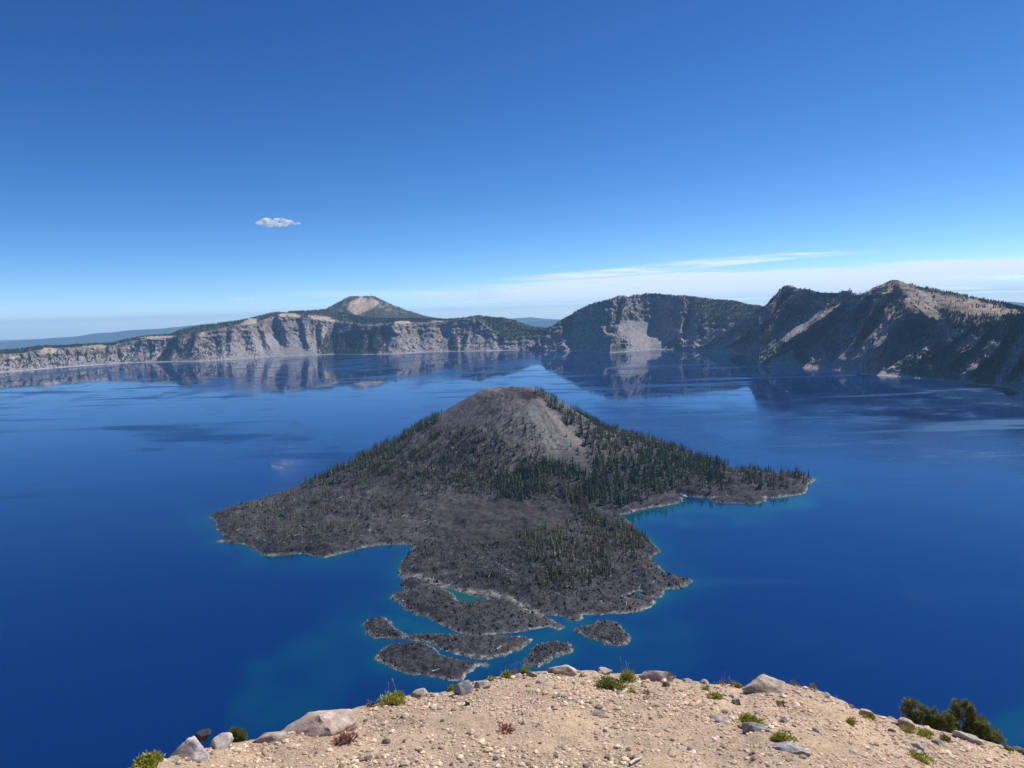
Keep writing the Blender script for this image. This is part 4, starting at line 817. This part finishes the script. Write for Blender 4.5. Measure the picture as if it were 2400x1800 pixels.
# the small puffy cloud: a lumpy body of vapour
bl = [(-45, 3, 18, 9), (-28, 8, 24, 12), (-10, 3, 24, 11), (6, 8, 24, 13), (24, 2, 22, 10), (-20, -5, 26, 9), (5, -6, 26, 9), (40, -5, 14, 5), (50, -3, 9, 5)]
cx, cyy, cz = at(652, 523, 12300.0); upx = 12300 / F * 0.86
bm = bmesh.new()
for (ax, ay, rx, rz_) in bl:
    g_ = bmesh.ops.create_icosphere(bm, subdivisions=3, radius=1.0)
    for vv in g_['verts']:
        c_ = vv.co; k_ = 1 + 0.22 * float(fbm(np.array([c_.x * 1.7 + ax]), np.array([c_.y * 1.7]), np.array([c_.z * 1.7 + ay]), 3, 9)[0])
        vv.co = (float(cx) + ax * upx + c_.x * rx * upx * 0.75 * k_, float(cyy) + c_.y * rx * upx * 0.6 * k_, float(cz) + ay * upx * 0.8 + c_.z * rz_ * upx * 0.62 * k_)
me = bpy.data.meshes.new('small_cloud'); bm.to_mesh(me); bm.free()
mv = bpy.data.materials.new('cloud_vapour'); mv.use_nodes = True
n = mv.node_tree.nodes; L = mv.node_tree.links; n.remove(n['Principled BSDF'])
pv = n.new('ShaderNodeVolumePrincipled'); pv.inputs['Color'].default_value = (1, 1, 1, 1); pv.inputs['Anisotropy'].default_value = 0.0; tc_ = n.new('ShaderNodeNewGeometry'); nz_ = n.new('ShaderNodeTexNoise'); nz_.inputs['Scale'].default_value = 0.011; nz_.inputs['Detail'].default_value = 4; nz_.inputs['Roughness'].default_value = 0.6
mr_ = n.new('ShaderNodeMapRange'); mr_.inputs[1].default_value = 0.46; mr_.inputs[2].default_value = 0.66; mr_.inputs[3].default_value = 0.0; mr_.inputs[4].default_value = 0.06
L.new(tc_.outputs['Position'], nz_.inputs['Vector']); L.new(nz_.outputs[0], mr_.inputs[0]); L.new(mr_.outputs[0], pv.inputs['Density'])
L.new(pv.outputs[0], n['Material Output'].inputs['Volume'])
obj('small_cloud', me, mv, label='single small puffy white cloud in the blue sky', category='cloud')
# ------------------------------------------------------------------ the gravel rim under the camera
EDGE = [(-900, 2150, 3.0), (-300, 1985, 3.3), (100, 1880, 3.6), (300, 1812, 4.0), (348, 1795, 4.2), (399, 1776, 4.4), (470, 1757, 4.6), (540, 1741, 4.8), (578, 1735.6, 4.9), (640, 1722, 5.0), (700, 1700, 5.15), (780, 1676, 5.35), (840, 1658, 5.5), (881, 1653, 5.55), (957, 1629, 5.75), (1013, 1620, 5.85), (1051, 1615, 5.9), (1111, 1592, 6.1), (1192, 1585, 6.25), (1247, 1576, 6.35), (1285, 1572, 6.4), (1369, 1572, 6.5), (1435, 1578, 6.55), (1497, 1576, 6.6), (1557, 1580, 6.65), (1611, 1593, 6.65), (1665, 1601, 6.7), (1706, 1604, 6.75), (1744, 1612, 6.75), (1771, 1600, 6.85), (1801, 1598, 6.9), (1840, 1603, 6.9), (1903, 1618, 6.95), (1941, 1631, 7.0), (1979, 1643.5, 7.0), (2002, 1659, 7.0), (2042, 1669, 7.1), (2103, 1686, 7.2), (2139, 1693, 7.25), (2207, 1714, 7.4), (2296, 1731, 7.6), (2334, 1741, 7.7), (2400, 1760, 7.9), (2600, 1810, 8.3), (2900, 1900, 9.0)]
E_ = np.array(EDGE)
ex, ey, ez = at(E_[:, 0], E_[:, 1], E_[:, 2]); ea = np.degrees(np.arctan2(ex, ey))
EA = np.concatenate([[-180, -100, -75], ea, [75, 100, 180]]); ED = np.concatenate([[30, 24, 6], E_[:, 2], [14, 24, 30]]); EZ = np.concatenate([[438.6, 438.4, 437.6], ez, [437.0, 438.4, 438.6]])
Z0 = H - 1.62
shore_px = np.array([(-900, 2500), (300, 1880), (1000, 1690), (1400, 1625), (1900, 1670), (2300, 1765), (2335, 1743), (2360, 1731), (2400, 1722), (2500, 1700), (2700, 1660), (2900, 1640)], float)
shx, shy = plane(shore_px[:, 0], shore_px[:, 1]); sha = np.degrees(np.arctan2(shx, shy)); shd = np.hypot(shx, shy)
SA = np.concatenate([[-180, -90], sha, [90, 180]]); SD = np.concatenate([[3000, 900], shd, [1200, 3000]])
def fg_z(x, y, fine=True):
    a = np.degrees(np.arctan2(x, y)); d = np.hypot(x, y)
    de = np.interp(a, EA, ED); ze = np.interp(a, EA, EZ); ds = np.interp(a, SA, SD); zend = np.where(np.abs(a) > 95, 250.0, -6.0)
    zi = Z0 + (ze - Z0) * d / de
    t = np.clip((d - de) / np.maximum(ds - de, 1), 0, 1.15); zo = ze + (zend - ze) * (1 - np.sign(1 - t) * np.abs(1 - t) ** 1.5)
    z = np.where(d <= de, zi, zo)
    b = 0.035 * fbm(x / 0.55, y / 0.55, 0, 3, 901) + (0.012 * fbm(x / 0.12, y / 0.12, 0, 3, 903) if fine else 0)
    b = b + np.where(d > 20, 0.012 * (d - 20) * fbm(x / 40, y / 40, 0, 4, 905), 0)
    return z + b * np.clip(d / 0.8, 0, 1)
A_ = np.radians(np.concatenate([np.linspace(-180, -50, 40)[:-1], np.linspace(-50, 52, 520), np.linspace(52, 180, 40)[1:]]))
fr_in = np.concatenate([np.linspace(0.02, 0.35, 14)[:-1], np.linspace(0.35, 1.0, 130)]); fr_out = np.linspace(0, 1.06, 46)[1:] ** 2.6
de = np.interp(np.degrees(A_), EA, ED); ds = np.interp(np.degrees(A_), SA, SD)
Dg = np.concatenate([fr_in[:, None] * de[None], de[None] + fr_out[:, None] * (ds - de)[None]])
X, Y = Dg * np.sin(A_)[None], Dg * np.cos(A_)[None]; Z = fg_z(X, Y)
n1 = fbm(X / 0.5, Y / 0.5, 0, 4, 911); n2 = fbm(X / 0.06, Y / 0.06, 0, 2, 913); nf = fbm(X / 60, Y / 60, 0, 4, 915)
col = np.array((0.485, 0.358, 0.245)) * (1 + 0.24 * n1 + 0.2 * n2)[..., None]
farc = np.array((0.30, 0.265, 0.23)) * (1 + 0.4 * nf)[..., None]
col = np.where((Dg > de[None] + 12)[..., None], farc, col); col = np.where((Z < 14)[..., None], np.array((0.30, 0.295, 0.28)), col)
obj('gravel_rim', mesh('gravel_rim', np.stack([X, Y, Z], -1), gridfaces(*X.shape), col), M_SOIL, kind='structure', label='tan pumice gravel slope of the crater rim in the foreground')

def ground_pt(px_, py_):
    """where the ray of a photo pixel meets the gravel; rays that pass over the edge stop at the edge"""
    r = ray(px_, py_); k = r[..., 2] / np.hypot(r[..., 0], r[..., 1]); a = np.degrees(np.arctan2(r[..., 0], r[..., 1]))
    de = np.interp(a, EA, ED); ze = np.interp(a, EA, EZ); s = (ze - Z0) / de
    d = np.where(s - k > 1e-3, (H - Z0) / np.maximum(s - k, 1e-3), de); d = np.minimum(d, de * 0.995)
    x, y = d * np.sin(np.radians(a)), d * np.cos(np.radians(a))
    return x, y, fg_z(x, y, False)
def depth(x, y, z): return float(-(np.array([x, y, z - H]) @ RC)[2])
# --- rocks
def ico(sub):
    b = bmesh.new(); bmesh.ops.create_icosphere(b, subdivisions=sub, radius=1.0); b.verts.ensure_lookup_table()
    V = np.array([v.co[:] for v in b.verts]); Fc = np.array([[v.index for v in f.verts] for f in b.faces]); b.free(); return V, Fc
ICO1, ICO2, ICO4 = ico(1), ico(2), ico(4)
def rock(seed, base, cuts=9, rough=0.06, lo=0.55, hi=0.95):
    r = np.random.default_rng(seed); V = base[0].copy()
    for _ in range(cuts):
        nrm = r.normal(size=3); nrm /= np.linalg.norm(nrm); c = r.uniform(lo, hi)
        t = V @ nrm; k = t > c; V[k] -= ((t[k] - c) * 0.94)[:, None] * nrm
    if rough: V *= (1 + rough * fbm(V[:, 0] * 1.8 + seed, V[:, 1] * 1.8, V[:, 2] * 1.8, 5, seed) + 0.35 * rough * fbm(V[:, 0] * 6, V[:, 1] * 6, V[:, 2] * 9, 3, seed + 3, True))[:, None]
    V /= np.abs(V).max(0); return V, base[1]
def stone_colour(V, c, seed, var=0.22):
    n = fbm(V[:, 0] * 2.5, V[:, 1] * 2.5, V[:, 2] * 2.5, 4, seed + 70); return np.array(c) * (1 + var * n)[:, None]
BOULDERS = [  # x0, x1, top, bottom, colour, cuts, label
    (655, 856, 1632, 1716, (0.46, 0.35, 0.285), 7, 'large smooth pinkish boulder on the left edge of the gravel rim'),
    (575, 668, 1704, 1738, (0.37, 0.30, 0.24), 8, 'low brown slab half buried left of the pink boulder'),
    (403, 492, 1717, 1780, (0.46, 0.42, 0.38), 8, 'pale grey slanting rock at the lower left of the rim'),
    (484, 545, 1712, 1758, (0.48, 0.44, 0.40), 8, 'pale rounded rock leaning on the slanting rock'),
    (460, 500, 1702, 1722, (0.055, 0.055, 0.06), 10, 'small black rock perched above the two pale rocks'),
    (955, 1007, 1607, 1634, (0.37, 0.30, 0.25), 8, 'brown blocky rock on the rim right of the yellow green shrub'),
    (1063, 1116, 1579, 1624, (0.27, 0.27, 0.28), 9, 'blue grey pointed rock sticking up from the rim'),
    (1110, 1156, 1588, 1614, (0.36, 0.31, 0.26), 8, 'rounded tan rock just right of the pointed grey rock'),
    (1284, 1370, 1550, 1582, (0.44, 0.36, 0.28), 7, 'broad flat topped tan boulder at the highest point of the rim'),
    (1230, 1262, 1576, 1592, (0.42, 0.35, 0.28), 9, 'low tan rock left of the flat topped boulder'),
    (1396, 1434, 1564, 1582, (0.40, 0.32, 0.28), 9, 'small pinkish rock right of the flat topped boulder'),
    (1498, 1580, 1563, 1594, (0.36, 0.30, 0.27), 8, 'long sloping pinkish grey rock on the rim behind the large green cushion'),
    (1745, 1845, 1583, 1622, (0.42, 0.345, 0.265), 8, 'broad tan rock forming the notch on the right part of the rim'),
    (1384, 1420, 1656, 1676, (0.42, 0.34, 0.28), 9, 'smooth pinkish stone half buried in the middle gravel'),
    (1655, 1700, 1669, 1694, (0.34, 0.26, 0.24), 9, 'dull reddish stone on the gravel left of a green cushion'),
    (1735, 1800, 1700, 1717, (0.32, 0.31, 0.30), 9, 'flat grey stone under a green cushion plant'),
    (1808, 1894, 1738, 1768, (0.33, 0.325, 0.32), 8, 'flat blue grey slab below the lower green cushion plant'),
    (1716, 1742, 1634, 1653, (0.30, 0.27, 0.26), 9, 'dark angular stone below the notch'),
    (1549, 1572, 1591, 1610, (0.16, 0.13, 0.12), 9, 'dark brown stone in front of the long sloping rock'),
    (1088, 1102, 1638, 1656, (0.12, 0.10, 0.10), 10, 'thin dark upright stone below the pointed grey rock'),
    (1255, 1285, 1590, 1607, (0.45, 0.38, 0.30), 9, 'pale angular stone below the flat topped boulder'),
    (2006, 2050, 1655, 1680, (0.50, 0.33, 0.24), 8, 'orange tinted rock on the right edge of the rim'),
    (2096, 2142, 1679, 1704, (0.46, 0.36, 0.27), 8, 'tan rock on the rim left of the dark pine bush'),
    (1925, 1946, 1625, 1639, (0.40, 0.35, 0.30), 9, 'small pale block on the right shoulder of the rim'),
    (2120, 2166, 1734, 1754, (0.40, 0.37, 0.35), 9, 'low grey rock with a dark shaded side below the pine bush'),
    (2184, 2214, 1726, 1746, (0.38, 0.34, 0.30), 9, 'angular stone in front of the pine bush'),
    (1410, 1430, 1701, 1714, (0.44, 0.37, 0.29), 9, 'small tan cobble with a dark shadow in the middle gravel'),
    (1824, 1846, 1674, 1692, (0.28, 0.26, 0.25), 9, 'grey cobble right of the upper green cushion'),
    (2238, 2300, 1719, 1738, (0.42, 0.38, 0.34), 8, 'long pale rock at the foot of the pine bush'),
    (1988, 2016, 1752, 1770, (0.44, 0.39, 0.33), 9, 'whitish flat stone on the lower right gravel'),
    (1478, 1496, 1768, 1782, (0.22, 0.20, 0.21), 9, 'round dark grey pebble beside the bleached stick'),
    (2372, 2410, 1744, 1764, (0.12, 0.10, 0.09), 9, 'dark rock cut by the right edge of the picture'),
    (1640, 1662, 1590, 1606, (0.35, 0.30, 0.26), 9, 'low rock on the rim skyline before the notch'),
    (1600, 1622, 1586, 1600, (0.38, 0.33, 0.28), 9, 'little rock on the rim skyline right of the sloping rock')]
for q, (x0, x1, yt, yb, c, cuts, lb) in enumerate(BOULDERS):
    x, y, z = [float(v) for v in ground_pt((x0 + x1) / 2, yb - 3)]; a = math.atan2(x, y)
    if 'perched' in lb: z = float(at((x0 + x1) / 2, yb, math.hypot(x, y))[2])
    dp = depth(x, y, z)
    W = (x1 - x0) * dp / F; hp = (yb - yt) * dp / F; D = min(0.75 * W, hp * 1.1); Hh = max((hp - 0.35 * D) / 0.86, 0.3 * W)
    V, Fc = rock(100 + q, ICO4, cuts + 8, 0.16, 0.42, 0.86)
    V = V * np.array((W * 0.54, D * 0.7, Hh * 1.0)); V[:, 2] -= Hh * 0.10
    o = obj('boulder' if W > 0.2 else 'rock', mesh('rock', V, Fc, stone_colour(V / W * 3, c, q)), M_STONE, label=lb, category='boulder' if W > 0.2 else 'rock')
    o.location = (x + math.sin(a) * D * 0.2, y + math.cos(a) * D * 0.2, z); o.rotation_euler = (0, 0, -a)
# --- loose stones one can pick out, and the gravel between them
pal = np.array([(0.58, 0.435, 0.30), (0.66, 0.525, 0.385), (0.45, 0.33, 0.23), (0.50, 0.36, 0.275), (0.36, 0.30, 0.245), (0.17, 0.14, 0.12)])
nm = ['tan', 'pale cream', 'brown', 'pinkish', 'grey', 'dark']
stone_me = {}
for c in range(6):
    for s in range(5):
        V, Fc = rock(300 + c * 7 + s, ICO2, 10, 0.08, 0.5, 0.9); me = mesh('stone', V * np.array((1, 0.85, 0.62)), Fc, stone_colour(V, pal[c], s + c)); me.materials.append(M_STONE); stone_me[c, s] = me
def sample_ground(cnt, dnear=3.0, amin=-38.0, amax=41.0):
    X, Y = [], []; tot = 0
    while tot < cnt:
        a = rng.uniform(amin, amax, cnt); d = np.sqrt(rng.uniform(dnear ** 2, 8.3 ** 2, cnt)); k = d < np.interp(a, EA, ED) * 0.995
        a, d = np.radians(a[k]), d[k]; X.append(d * np.sin(a)); Y.append(d * np.cos(a)); tot += k.sum()
    X, Y = np.concatenate(X)[:cnt], np.concatenate(Y)[:cnt]; return X, Y, fg_z(X, Y)
sx, sy, sz = sample_ground(290)
for i in range(290):
    c = int(rng.choice(6, p=(0.34, 0.2, 0.14, 0.14, 0.1, 0.08))); u_, v_ = proj(sx[i], sy[i], sz[i])
    side = 'left' if u_ < 1000 else ('middle' if u_ < 1600 else 'right'); deep = 'near the rim edge' if sy[i] ** 2 + sx[i] ** 2 > (0.8 * np.interp(math.degrees(math.atan2(sx[i], sy[i])), EA, ED)) ** 2 else 'on the nearest gravel'
    o = obj('stone', stone_me[c, i % 5], None, None, label='loose %s stone %s in the %s part of the slope' % (nm[c], deep, side), category='stone', group='loose stones on the gravel rim')
    r_ = float(np.clip(rng.lognormal(math.log(0.013), 0.45), 0.008, 0.04)); o.scale = (r_, r_, r_); o.location = (float(sx[i]), float(sy[i]), float(sz[i]) + r_ * 0.18); o.rotation_euler = (float(rng.normal(0, 0.3)), float(rng.normal(0, 0.3)), float(rng.random() * 6.28))
GV = []
for s in range(10):
    V, Fc = rock(500 + s, ICO1, 6, 0.12, 0.55, 0.95); GV.append((V * np.array((1, 0.8, 0.65)), Fc))
ng = 34000
gx_, gy_, gz2 = sample_ground(ng * 2); kk = np.argsort(-(0.9 * fbm(gx_ / 0.45, gy_ / 0.45, 0, 3, 957) + rng.random(ng * 2)))[:ng]; gx_, gy_, gz2 = gx_[kk], gy_[kk], gz2[kk]; gr = np.clip(rng.lognormal(math.log(0.0062), 0.62, ng), 0.0025, 0.034)
clus = fbm(gx_ / 0.35, gy_ / 0.35, 0, 3, 951); gr *= 0.85 + 0.5 * clus
gc = pal[rng.choice(6, ng, p=(0.38, 0.27, 0.15, 0.1, 0.06, 0.04))] * rng.uniform(0.55, 1.3, (ng, 1))
obj('gravel', scatter_mesh('gravel', GV, np.stack([gx_, gy_, gz2 + gr * 0.25], -1), gr, rng.random(ng) * 6.28, gc), mat_col('gravel_stone', 0.92, spec=0.15), kind='stuff', label='loose pumice gravel covering the rim in the foreground', category='gravel')

# --- plants
def leaves(n, W, D, Hh, ll, lw, c0, c1, seed, up=0.6):
    """n little leaves on a low dome"""
    r = np.random.default_rng(seed); V = []; Fq = []; Cc = []
    lob = r.normal(0, 0.45, (5, 2)); lr = r.uniform(0.4, 0.75, 5)
    for i in range(n):
        k = r.integers(0, 5); th = r.random() * 6.28; ph = math.acos(r.uniform(0.05, 1)); q = lr[k] * r.uniform(0.55, 1.05)
        nx, ny, nz = math.sin(ph) * math.cos(th), math.sin(ph) * math.sin(th), math.cos(ph)
        p = np.array(((lob[k, 0] * 0.6 + nx * q) * W * 0.5, (lob[k, 1] * 0.6 + ny * q) * D * 0.5, nz * q * Hh * 1.3))
        dr = np.array((nx, ny, nz + up)) + r.normal(0, 0.45, 3); dr /= np.linalg.norm(dr)
        sd_ = np.cross(dr, r.normal(size=3)); sd_ /= np.linalg.norm(sd_); l = ll * r.uniform(0.6, 1.3); w_ = lw * r.uniform(0.7, 1.2); b = len(V)
        V += [p, p + dr * l * 0.55 + sd_ * w_, p + dr * l, p + dr * l * 0.55 - sd_ * w_]; Fq.append((b, b + 1, b + 2, b + 3))
        c = np.array(c0) + (np.array(c1) - np.array(c0)) * r.random(); Cc += [c * r.uniform(0.8, 1.2)] * 4
    return np.array(V), np.array(Fq), np.array(Cc)
def stalks(n, W, Hh, seed, rad=0.0016, lean=0.25, heads=True):
    r = np.random.default_rng(seed); V = []; Fq = []
    for i in range(n):
        p = np.array((r.uniform(-.4, .4) * W, r.uniform(-.3, .3) * W, 0.0)); t = p + np.array((r.normal(0, lean), r.normal(0, lean), 1.0)) * Hh * r.uniform(0.6, 1.0)
        for (a_, b_, ra, rb) in ((p, t, rad, rad * 0.6),) + (((t, t + (t - p) * 0.12, rad * 2.5, rad),) if heads else ()):
            b = len(V)
            for (pp, rr) in ((a_, ra), (b_, rb)):
                for k in range(3): V.append(pp + np.array((math.cos(2.094 * k), math.sin(2.094 * k), 0)) * rr)
            Fq += [(b, b + 1, b + 4, b + 3), (b + 1, b + 2, b + 5, b + 4), (b + 2, b, b + 3, b + 5)]
    return np.array(V), np.array(Fq)
GRN, YEL, OLV, DRY, RED = (0.24, 0.29, 0.05), (0.50, 0.47, 0.08), (0.20, 0.21, 0.07), (0.30, 0.20, 0.11), (0.42, 0.20, 0.15)
M_STALK = mat_col('dry_stalk', 0.8, const=(0.42, 0.35, 0.24))
PLANTS = [  # px, py base, width, height (photo pixels), colours, stalks, label
    (345, 1800, 100, 36, GRN, YEL, 0, 'bright yellow green shrub at the lower left corner of the rim'),
    (452, 1768, 36, 14, OLV, YEL, 0, 'thin green sprigs in front of the pale slanting rock'),
    (920, 1652, 76, 38, GRN, YEL, 2, 'dense yellow green shrub on the rim left of the brown blocky rock'),
    (868, 1656, 30, 14, DRY, OLV, 3, 'dry brown sprig at the left foot of the dense shrub'),
    (1060, 1616, 20, 18, GRN, YEL, 1, 'small green sprout left of the pointed grey rock'),
    (1186, 1592, 34, 18, GRN, YEL, 4, 'green cushion with tall dry stalks on the left rim crest'),
    (1231, 1584, 28, 20, GRN, YEL, 2, 'green cushion just left of the low tan rock'),
    (1205, 1574, 40, 26, DRY, (0.24, 0.2, 0.08), 6, 'dry reddish brown flower stalks behind the crest cushions'),
    (1151, 1596, 20, 12, GRN, YEL, 0, 'tiny yellow green tuft on top of the rounded tan rock'),
    (1428, 1614, 66, 36, OLV, GRN, 0, 'large dark green cushion plant in the middle of the rim'),
    (1472, 1598, 46, 40, OLV, YEL, 3, 'upright green plant with a long pale stalk on the rim'),
    (1455, 1616, 30, 18, GRN, YEL, 0, 'bright green tuft in front of the large cushion plant'),
    (1482, 1626, 20, 9, GRN, YEL, 0, 'low yellowish tuft right of the large cushion plant'),
    (1683, 1642, 34, 16, GRN, YEL, 0, 'round green tuft below the dry stalks'),
    (1653, 1620, 20, 8, GRN, YEL, 0, 'flat little tuft left of the dry stalks'),
    (1696, 1610, 44, 22, DRY, OLV, 7, 'dry grey stalks on the rim left of the notch'),
    (1728, 1614, 26, 14, OLV, YEL, 2, 'small green plant in the notch of the rim'),
    (1764, 1702, 64, 32, GRN, YEL, 0, 'green cushion plant growing above the flat grey stone'),
    (1828, 1742, 50, 28, GRN, YEL, 0, 'green cushion plant growing above the blue grey slab'),
    (1831, 1650, 20, 9, GRN, OLV, 0, 'sparse green tuft on the right gravel'),
    (1993, 1698, 26, 18, GRN, YEL, 1, 'small green tuft on the right shoulder gravel'),
    (2035, 1684, 34, 11, YEL, GRN, 0, 'yellow tuft below the orange tinted rock'),
    (2160, 1722, 66, 16, GRN, YEL, 0, 'yellow green mat in front of the pine bush'),
    (2128, 1712, 40, 12, YEL, DRY, 0, 'orange yellow mat below the tan rock'),
    (2166, 1790, 66, 18, YEL, GRN, 0, 'yellow green patch at the bottom right of the gravel'),
    (2216, 1738, 28, 14, OLV, DRY, 1, 'grey green tuft beside the angular stone'),
    (2362, 1756, 30, 12, GRN, OLV, 0, 'small green tuft near the right edge of the picture'),
    (1862, 1604, 30, 14, DRY, OLV, 5, 'short dry twigs on the right skyline of the rim'),
    (1903, 1616, 24, 16, DRY, OLV, 5, 'dead spiky sprig on the right skyline of the rim'),
    (806, 1742, 66, 18, RED, DRY, 0, 'withered red leaved plant lying on the left gravel'),
    (1177, 1714, 34, 12, RED, (0.42, 0.2, 0.16), 0, 'withered pink red plant on the middle gravel'),
    (1512, 1630, 14, 8, RED, RED, 0, 'tiny dark red plant on the gravel below the cushions')]
for q, (px_, py_, wp, hp, c0, c1, ns, lb) in enumerate(PLANTS):
    x, y, z = [float(v) for v in ground_pt(px_, py_ - 2)]; dp = depth(x, y, z); W, Hh = wp * dp / F, hp * dp / F
    red = c0 is RED; dry = c0 is DRY
    t = empty('withered_plant' if red else ('dry_plant' if dry else 'cushion_plant'), (x, y, z - 0.005), -math.atan2(x, y), label=lb, category='plant')
    nl = int(np.clip(W * Hh * 42000, 80, 1300)) if not dry else 70
    if red: nl = int(nl * 0.4)
    V, Fq, Cc = leaves(nl, W, W * 0.75, Hh * 0.85, 0.045 if red else 0.022, 0.008 if red else 0.0052, c0, c1, 700 + q, 0.1 if red else 0.7)
    obj('foliage', mesh('foliage', V, Fq, Cc, smooth=False), M_LEAF, t)
    if ns:
        V, Fq = stalks(ns, W * 0.6, Hh * (1.5 if not dry else 1.2), 800 + q); obj('stalk', mesh('stalk', V, Fq, smooth=False), M_STALK, t)
# --- dark pines on the right edge
def tube(pts, r0, r1, n=5):
    V = []; Fq = []; m = len(pts)
    for i, p in enumerate(pts):
        rr = r0 + (r1 - r0) * i / (m - 1); dirn = np.array(pts[min(i + 1, m - 1)]) - np.array(pts[max(i - 1, 0)]); dirn = dirn / (np.linalg.norm(dirn) + 1e-9)
        s1 = np.cross(dirn, (0.3, 0.2, 0.93)); s1 /= np.linalg.norm(s1) + 1e-9; s2 = np.cross(dirn, s1)
        for k in range(n): V.append(np.array(p) + rr * (math.cos(6.283 * k / n) * s1 + math.sin(6.283 * k / n) * s2))
    for i in range(m - 1):
        for k in range(n): Fq.append((i * n + k, i * n + (k + 1) % n, (i + 1) * n + (k + 1) % n, (i + 1) * n + k))
    return np.array(V), np.array(Fq)
def pine(px_, py_, dd, blobs, label, seed, scale_px):
    """blobs in photo pixels relative to the base: (dx, dy up, rx, ry)"""
    x, y, z = [float(v) for v in at(px_, py_, dd)]; dp = depth(x, y, z); k = dp / F; r = np.random.default_rng(seed)
    t = empty('pine_bush', (x, y, z), -math.atan2(x, y), label=label, category='bush')
    top = max(b[1] + b[3] * 0.4 for b in blobs); area = sum(b[2] * b[3] for b in blobs)
    Vt, Ft = tube([(0, 0, -0.3), (0.01, 0, top * k * 0.3), (-0.01, 0, top * k * 0.6), (0.0, 0, top * k * 0.9)], 0.018, 0.006); obj('trunk', mesh('trunk', Vt, Ft), M_BARK, t)
    for (bx, by, rx, ry) in blobs:
        Vt, Ft = tube([(0, 0, max(0.0, by * k * 0.35)), (bx * k * 0.5, 0.01, by * k * 0.6), (bx * k, 0, by * k)], 0.010, 0.003); br = obj('branch', mesh('branch', Vt, Ft), M_BARK, t)
        V = []; Fc = []; Cc = []; n_s = 14; spurs = r.normal(size=(n_s, 3)); spurs /= np.linalg.norm(spurs, axis=1)[:, None]; sl_ = r.uniform(0.75, 1.25, n_s)
        for i in range(int(1700 * rx * ry / area) + 30):
            j_ = r.integers(0, n_s); v_ = spurs[j_] + r.normal(0, 0.22, 3); v_ /= np.linalg.norm(v_); q = r.uniform(0.35, 1.05) * sl_[j_]
            p = np.array((bx + v_[0] * rx * q, v_[1] * rx * 0.8 * q, by + v_[2] * ry * q)) * k
            ax = v_ * 0.8 + np.array((0, 0, 0.7)) + r.normal(0, 0.25, 3); ax /= np.linalg.norm(ax); c = np.array((0.17, 0.215, 0.075)) * r.uniform(0.55, 1.55) * np.array((r.uniform(0.9, 1.35), 1, 0.9))
            for j in range(9):
                dr = ax + r.normal(0, 0.45, 3); dr /= np.linalg.norm(dr); sd_ = np.cross(dr, r.normal(size=3)); sd_ /= np.linalg.norm(sd_); b = len(V); l = r.uniform(0.024, 0.048)
                V += [p - sd_ * 0.003, p + sd_ * 0.003, p + dr * l]; Fc.append((b, b + 1, b + 2)); Cc += [c] * 3
        obj('needles', mesh('needles', np.array(V), np.array(Fc), np.array(Cc), smooth=False), M_NEEDLE, br)
pine(2192, 1716, 7.9, [(-52, 40, 17, 22), (-42, 18, 16, 14), (-22, 34, 20, 18), (2, 36, 18, 18), (20, 26, 18, 20), (-6, 14, 22, 12)], 'lower left pine bush with several rounded tops on the right rim', 31, 1)
pine(2270, 1742, 8.1, [(-4, 88, 9, 16), (-24, 80, 13, 16), (-6, 66, 20, 18), (-34, 56, 20, 20), (14, 54, 22, 20), (32, 42, 22, 22), (48, 24, 18, 22), (-14, 36, 26, 20), (-40, 32, 18, 16), (20, 20, 26, 18)], 'taller dark green pine bush with a pointed leader on the right rim', 32, 1)
pine(556, 1742, 4.95, [(-6, 22, 8, 7), (4, 12, 10, 8), (-2, 6, 12, 6)], 'tiny dark conifer seedling between the pale rocks and the brown slab', 33, 1)
# --- dead wood
def stick(p0, p1, rad, label, name='stick', lift=0.012, bend=0.15):
    a = np.array([float(v) for v in ground_pt(*p0)]); b = np.array([float(v) for v in ground_pt(*p1)]); a[2] += lift; b[2] += lift
    m1, m2 = a + (b - a) * 0.35, a + (b - a) * 0.7; L_ = np.linalg.norm(b - a); m1[2] += L_ * bend * 0.3; m2 = m2 + np.array((L_ * 0.06, 0, L_ * bend * 0.2)); c = (a + b) / 2
    V, Fq = tube([a - c, m1 - c, m2 - c, b - c], rad, rad * 0.55, 6); o = obj(name, mesh(name, V, Fq), M_DEAD, label=label, category='stick'); o.location = tuple(c)
stick((1476, 1799), (1504, 1777), 0.009, 'bleached white stick at the bottom centre of the gravel')
stick((977, 1631), (1024, 1626), 0.009, 'weathered grey wood lying below the brown blocky rock')
stick((1742, 1626), (1772, 1624), 0.006, 'thin grey stick lying in front of the notch rock')
stick((1700, 1616), (1712, 1602), 0.004, 'short pale twig among the dry stalks')
stick((2082, 1676), (2096, 1685), 0.005, 'pale twig poking over the edge left of the tan rock', lift=0.02)
def upright(px_, py_, hp, lean, label):
    x, y, z = [float(v) for v in ground_pt(px_, py_)]; dp = depth(x, y, z); h_ = hp * dp / F
    V, Fq = tube([(0, 0, -0.02), (lean * h_ * 0.3, 0, h_ * 0.4), (lean * h_, 0, h_)], 0.0045, 0.002, 5); o = obj('dead_stalk', mesh('dead_stalk', V, Fq), M_DEAD, label=label, category='stalk'); o.location = (x, y, z); o.rotation_euler = (0, 0, -math.atan2(x, y))
upright(912, 1636, 26, -0.35, 'forked dead stalk standing behind the dense shrub')
upright(1474, 1590, 46, -0.15, 'tall thin dead stalk standing on the rim crest')
upright(1718, 1604, 14, -0.4, 'short dead stalk before the notch')
upright(1963, 1640, 10, -0.3, 'tiny dead stalk on the right rim skyline')
upright(2110, 1686, 16, 0.05, 'dead stalk on top of the tan rock')
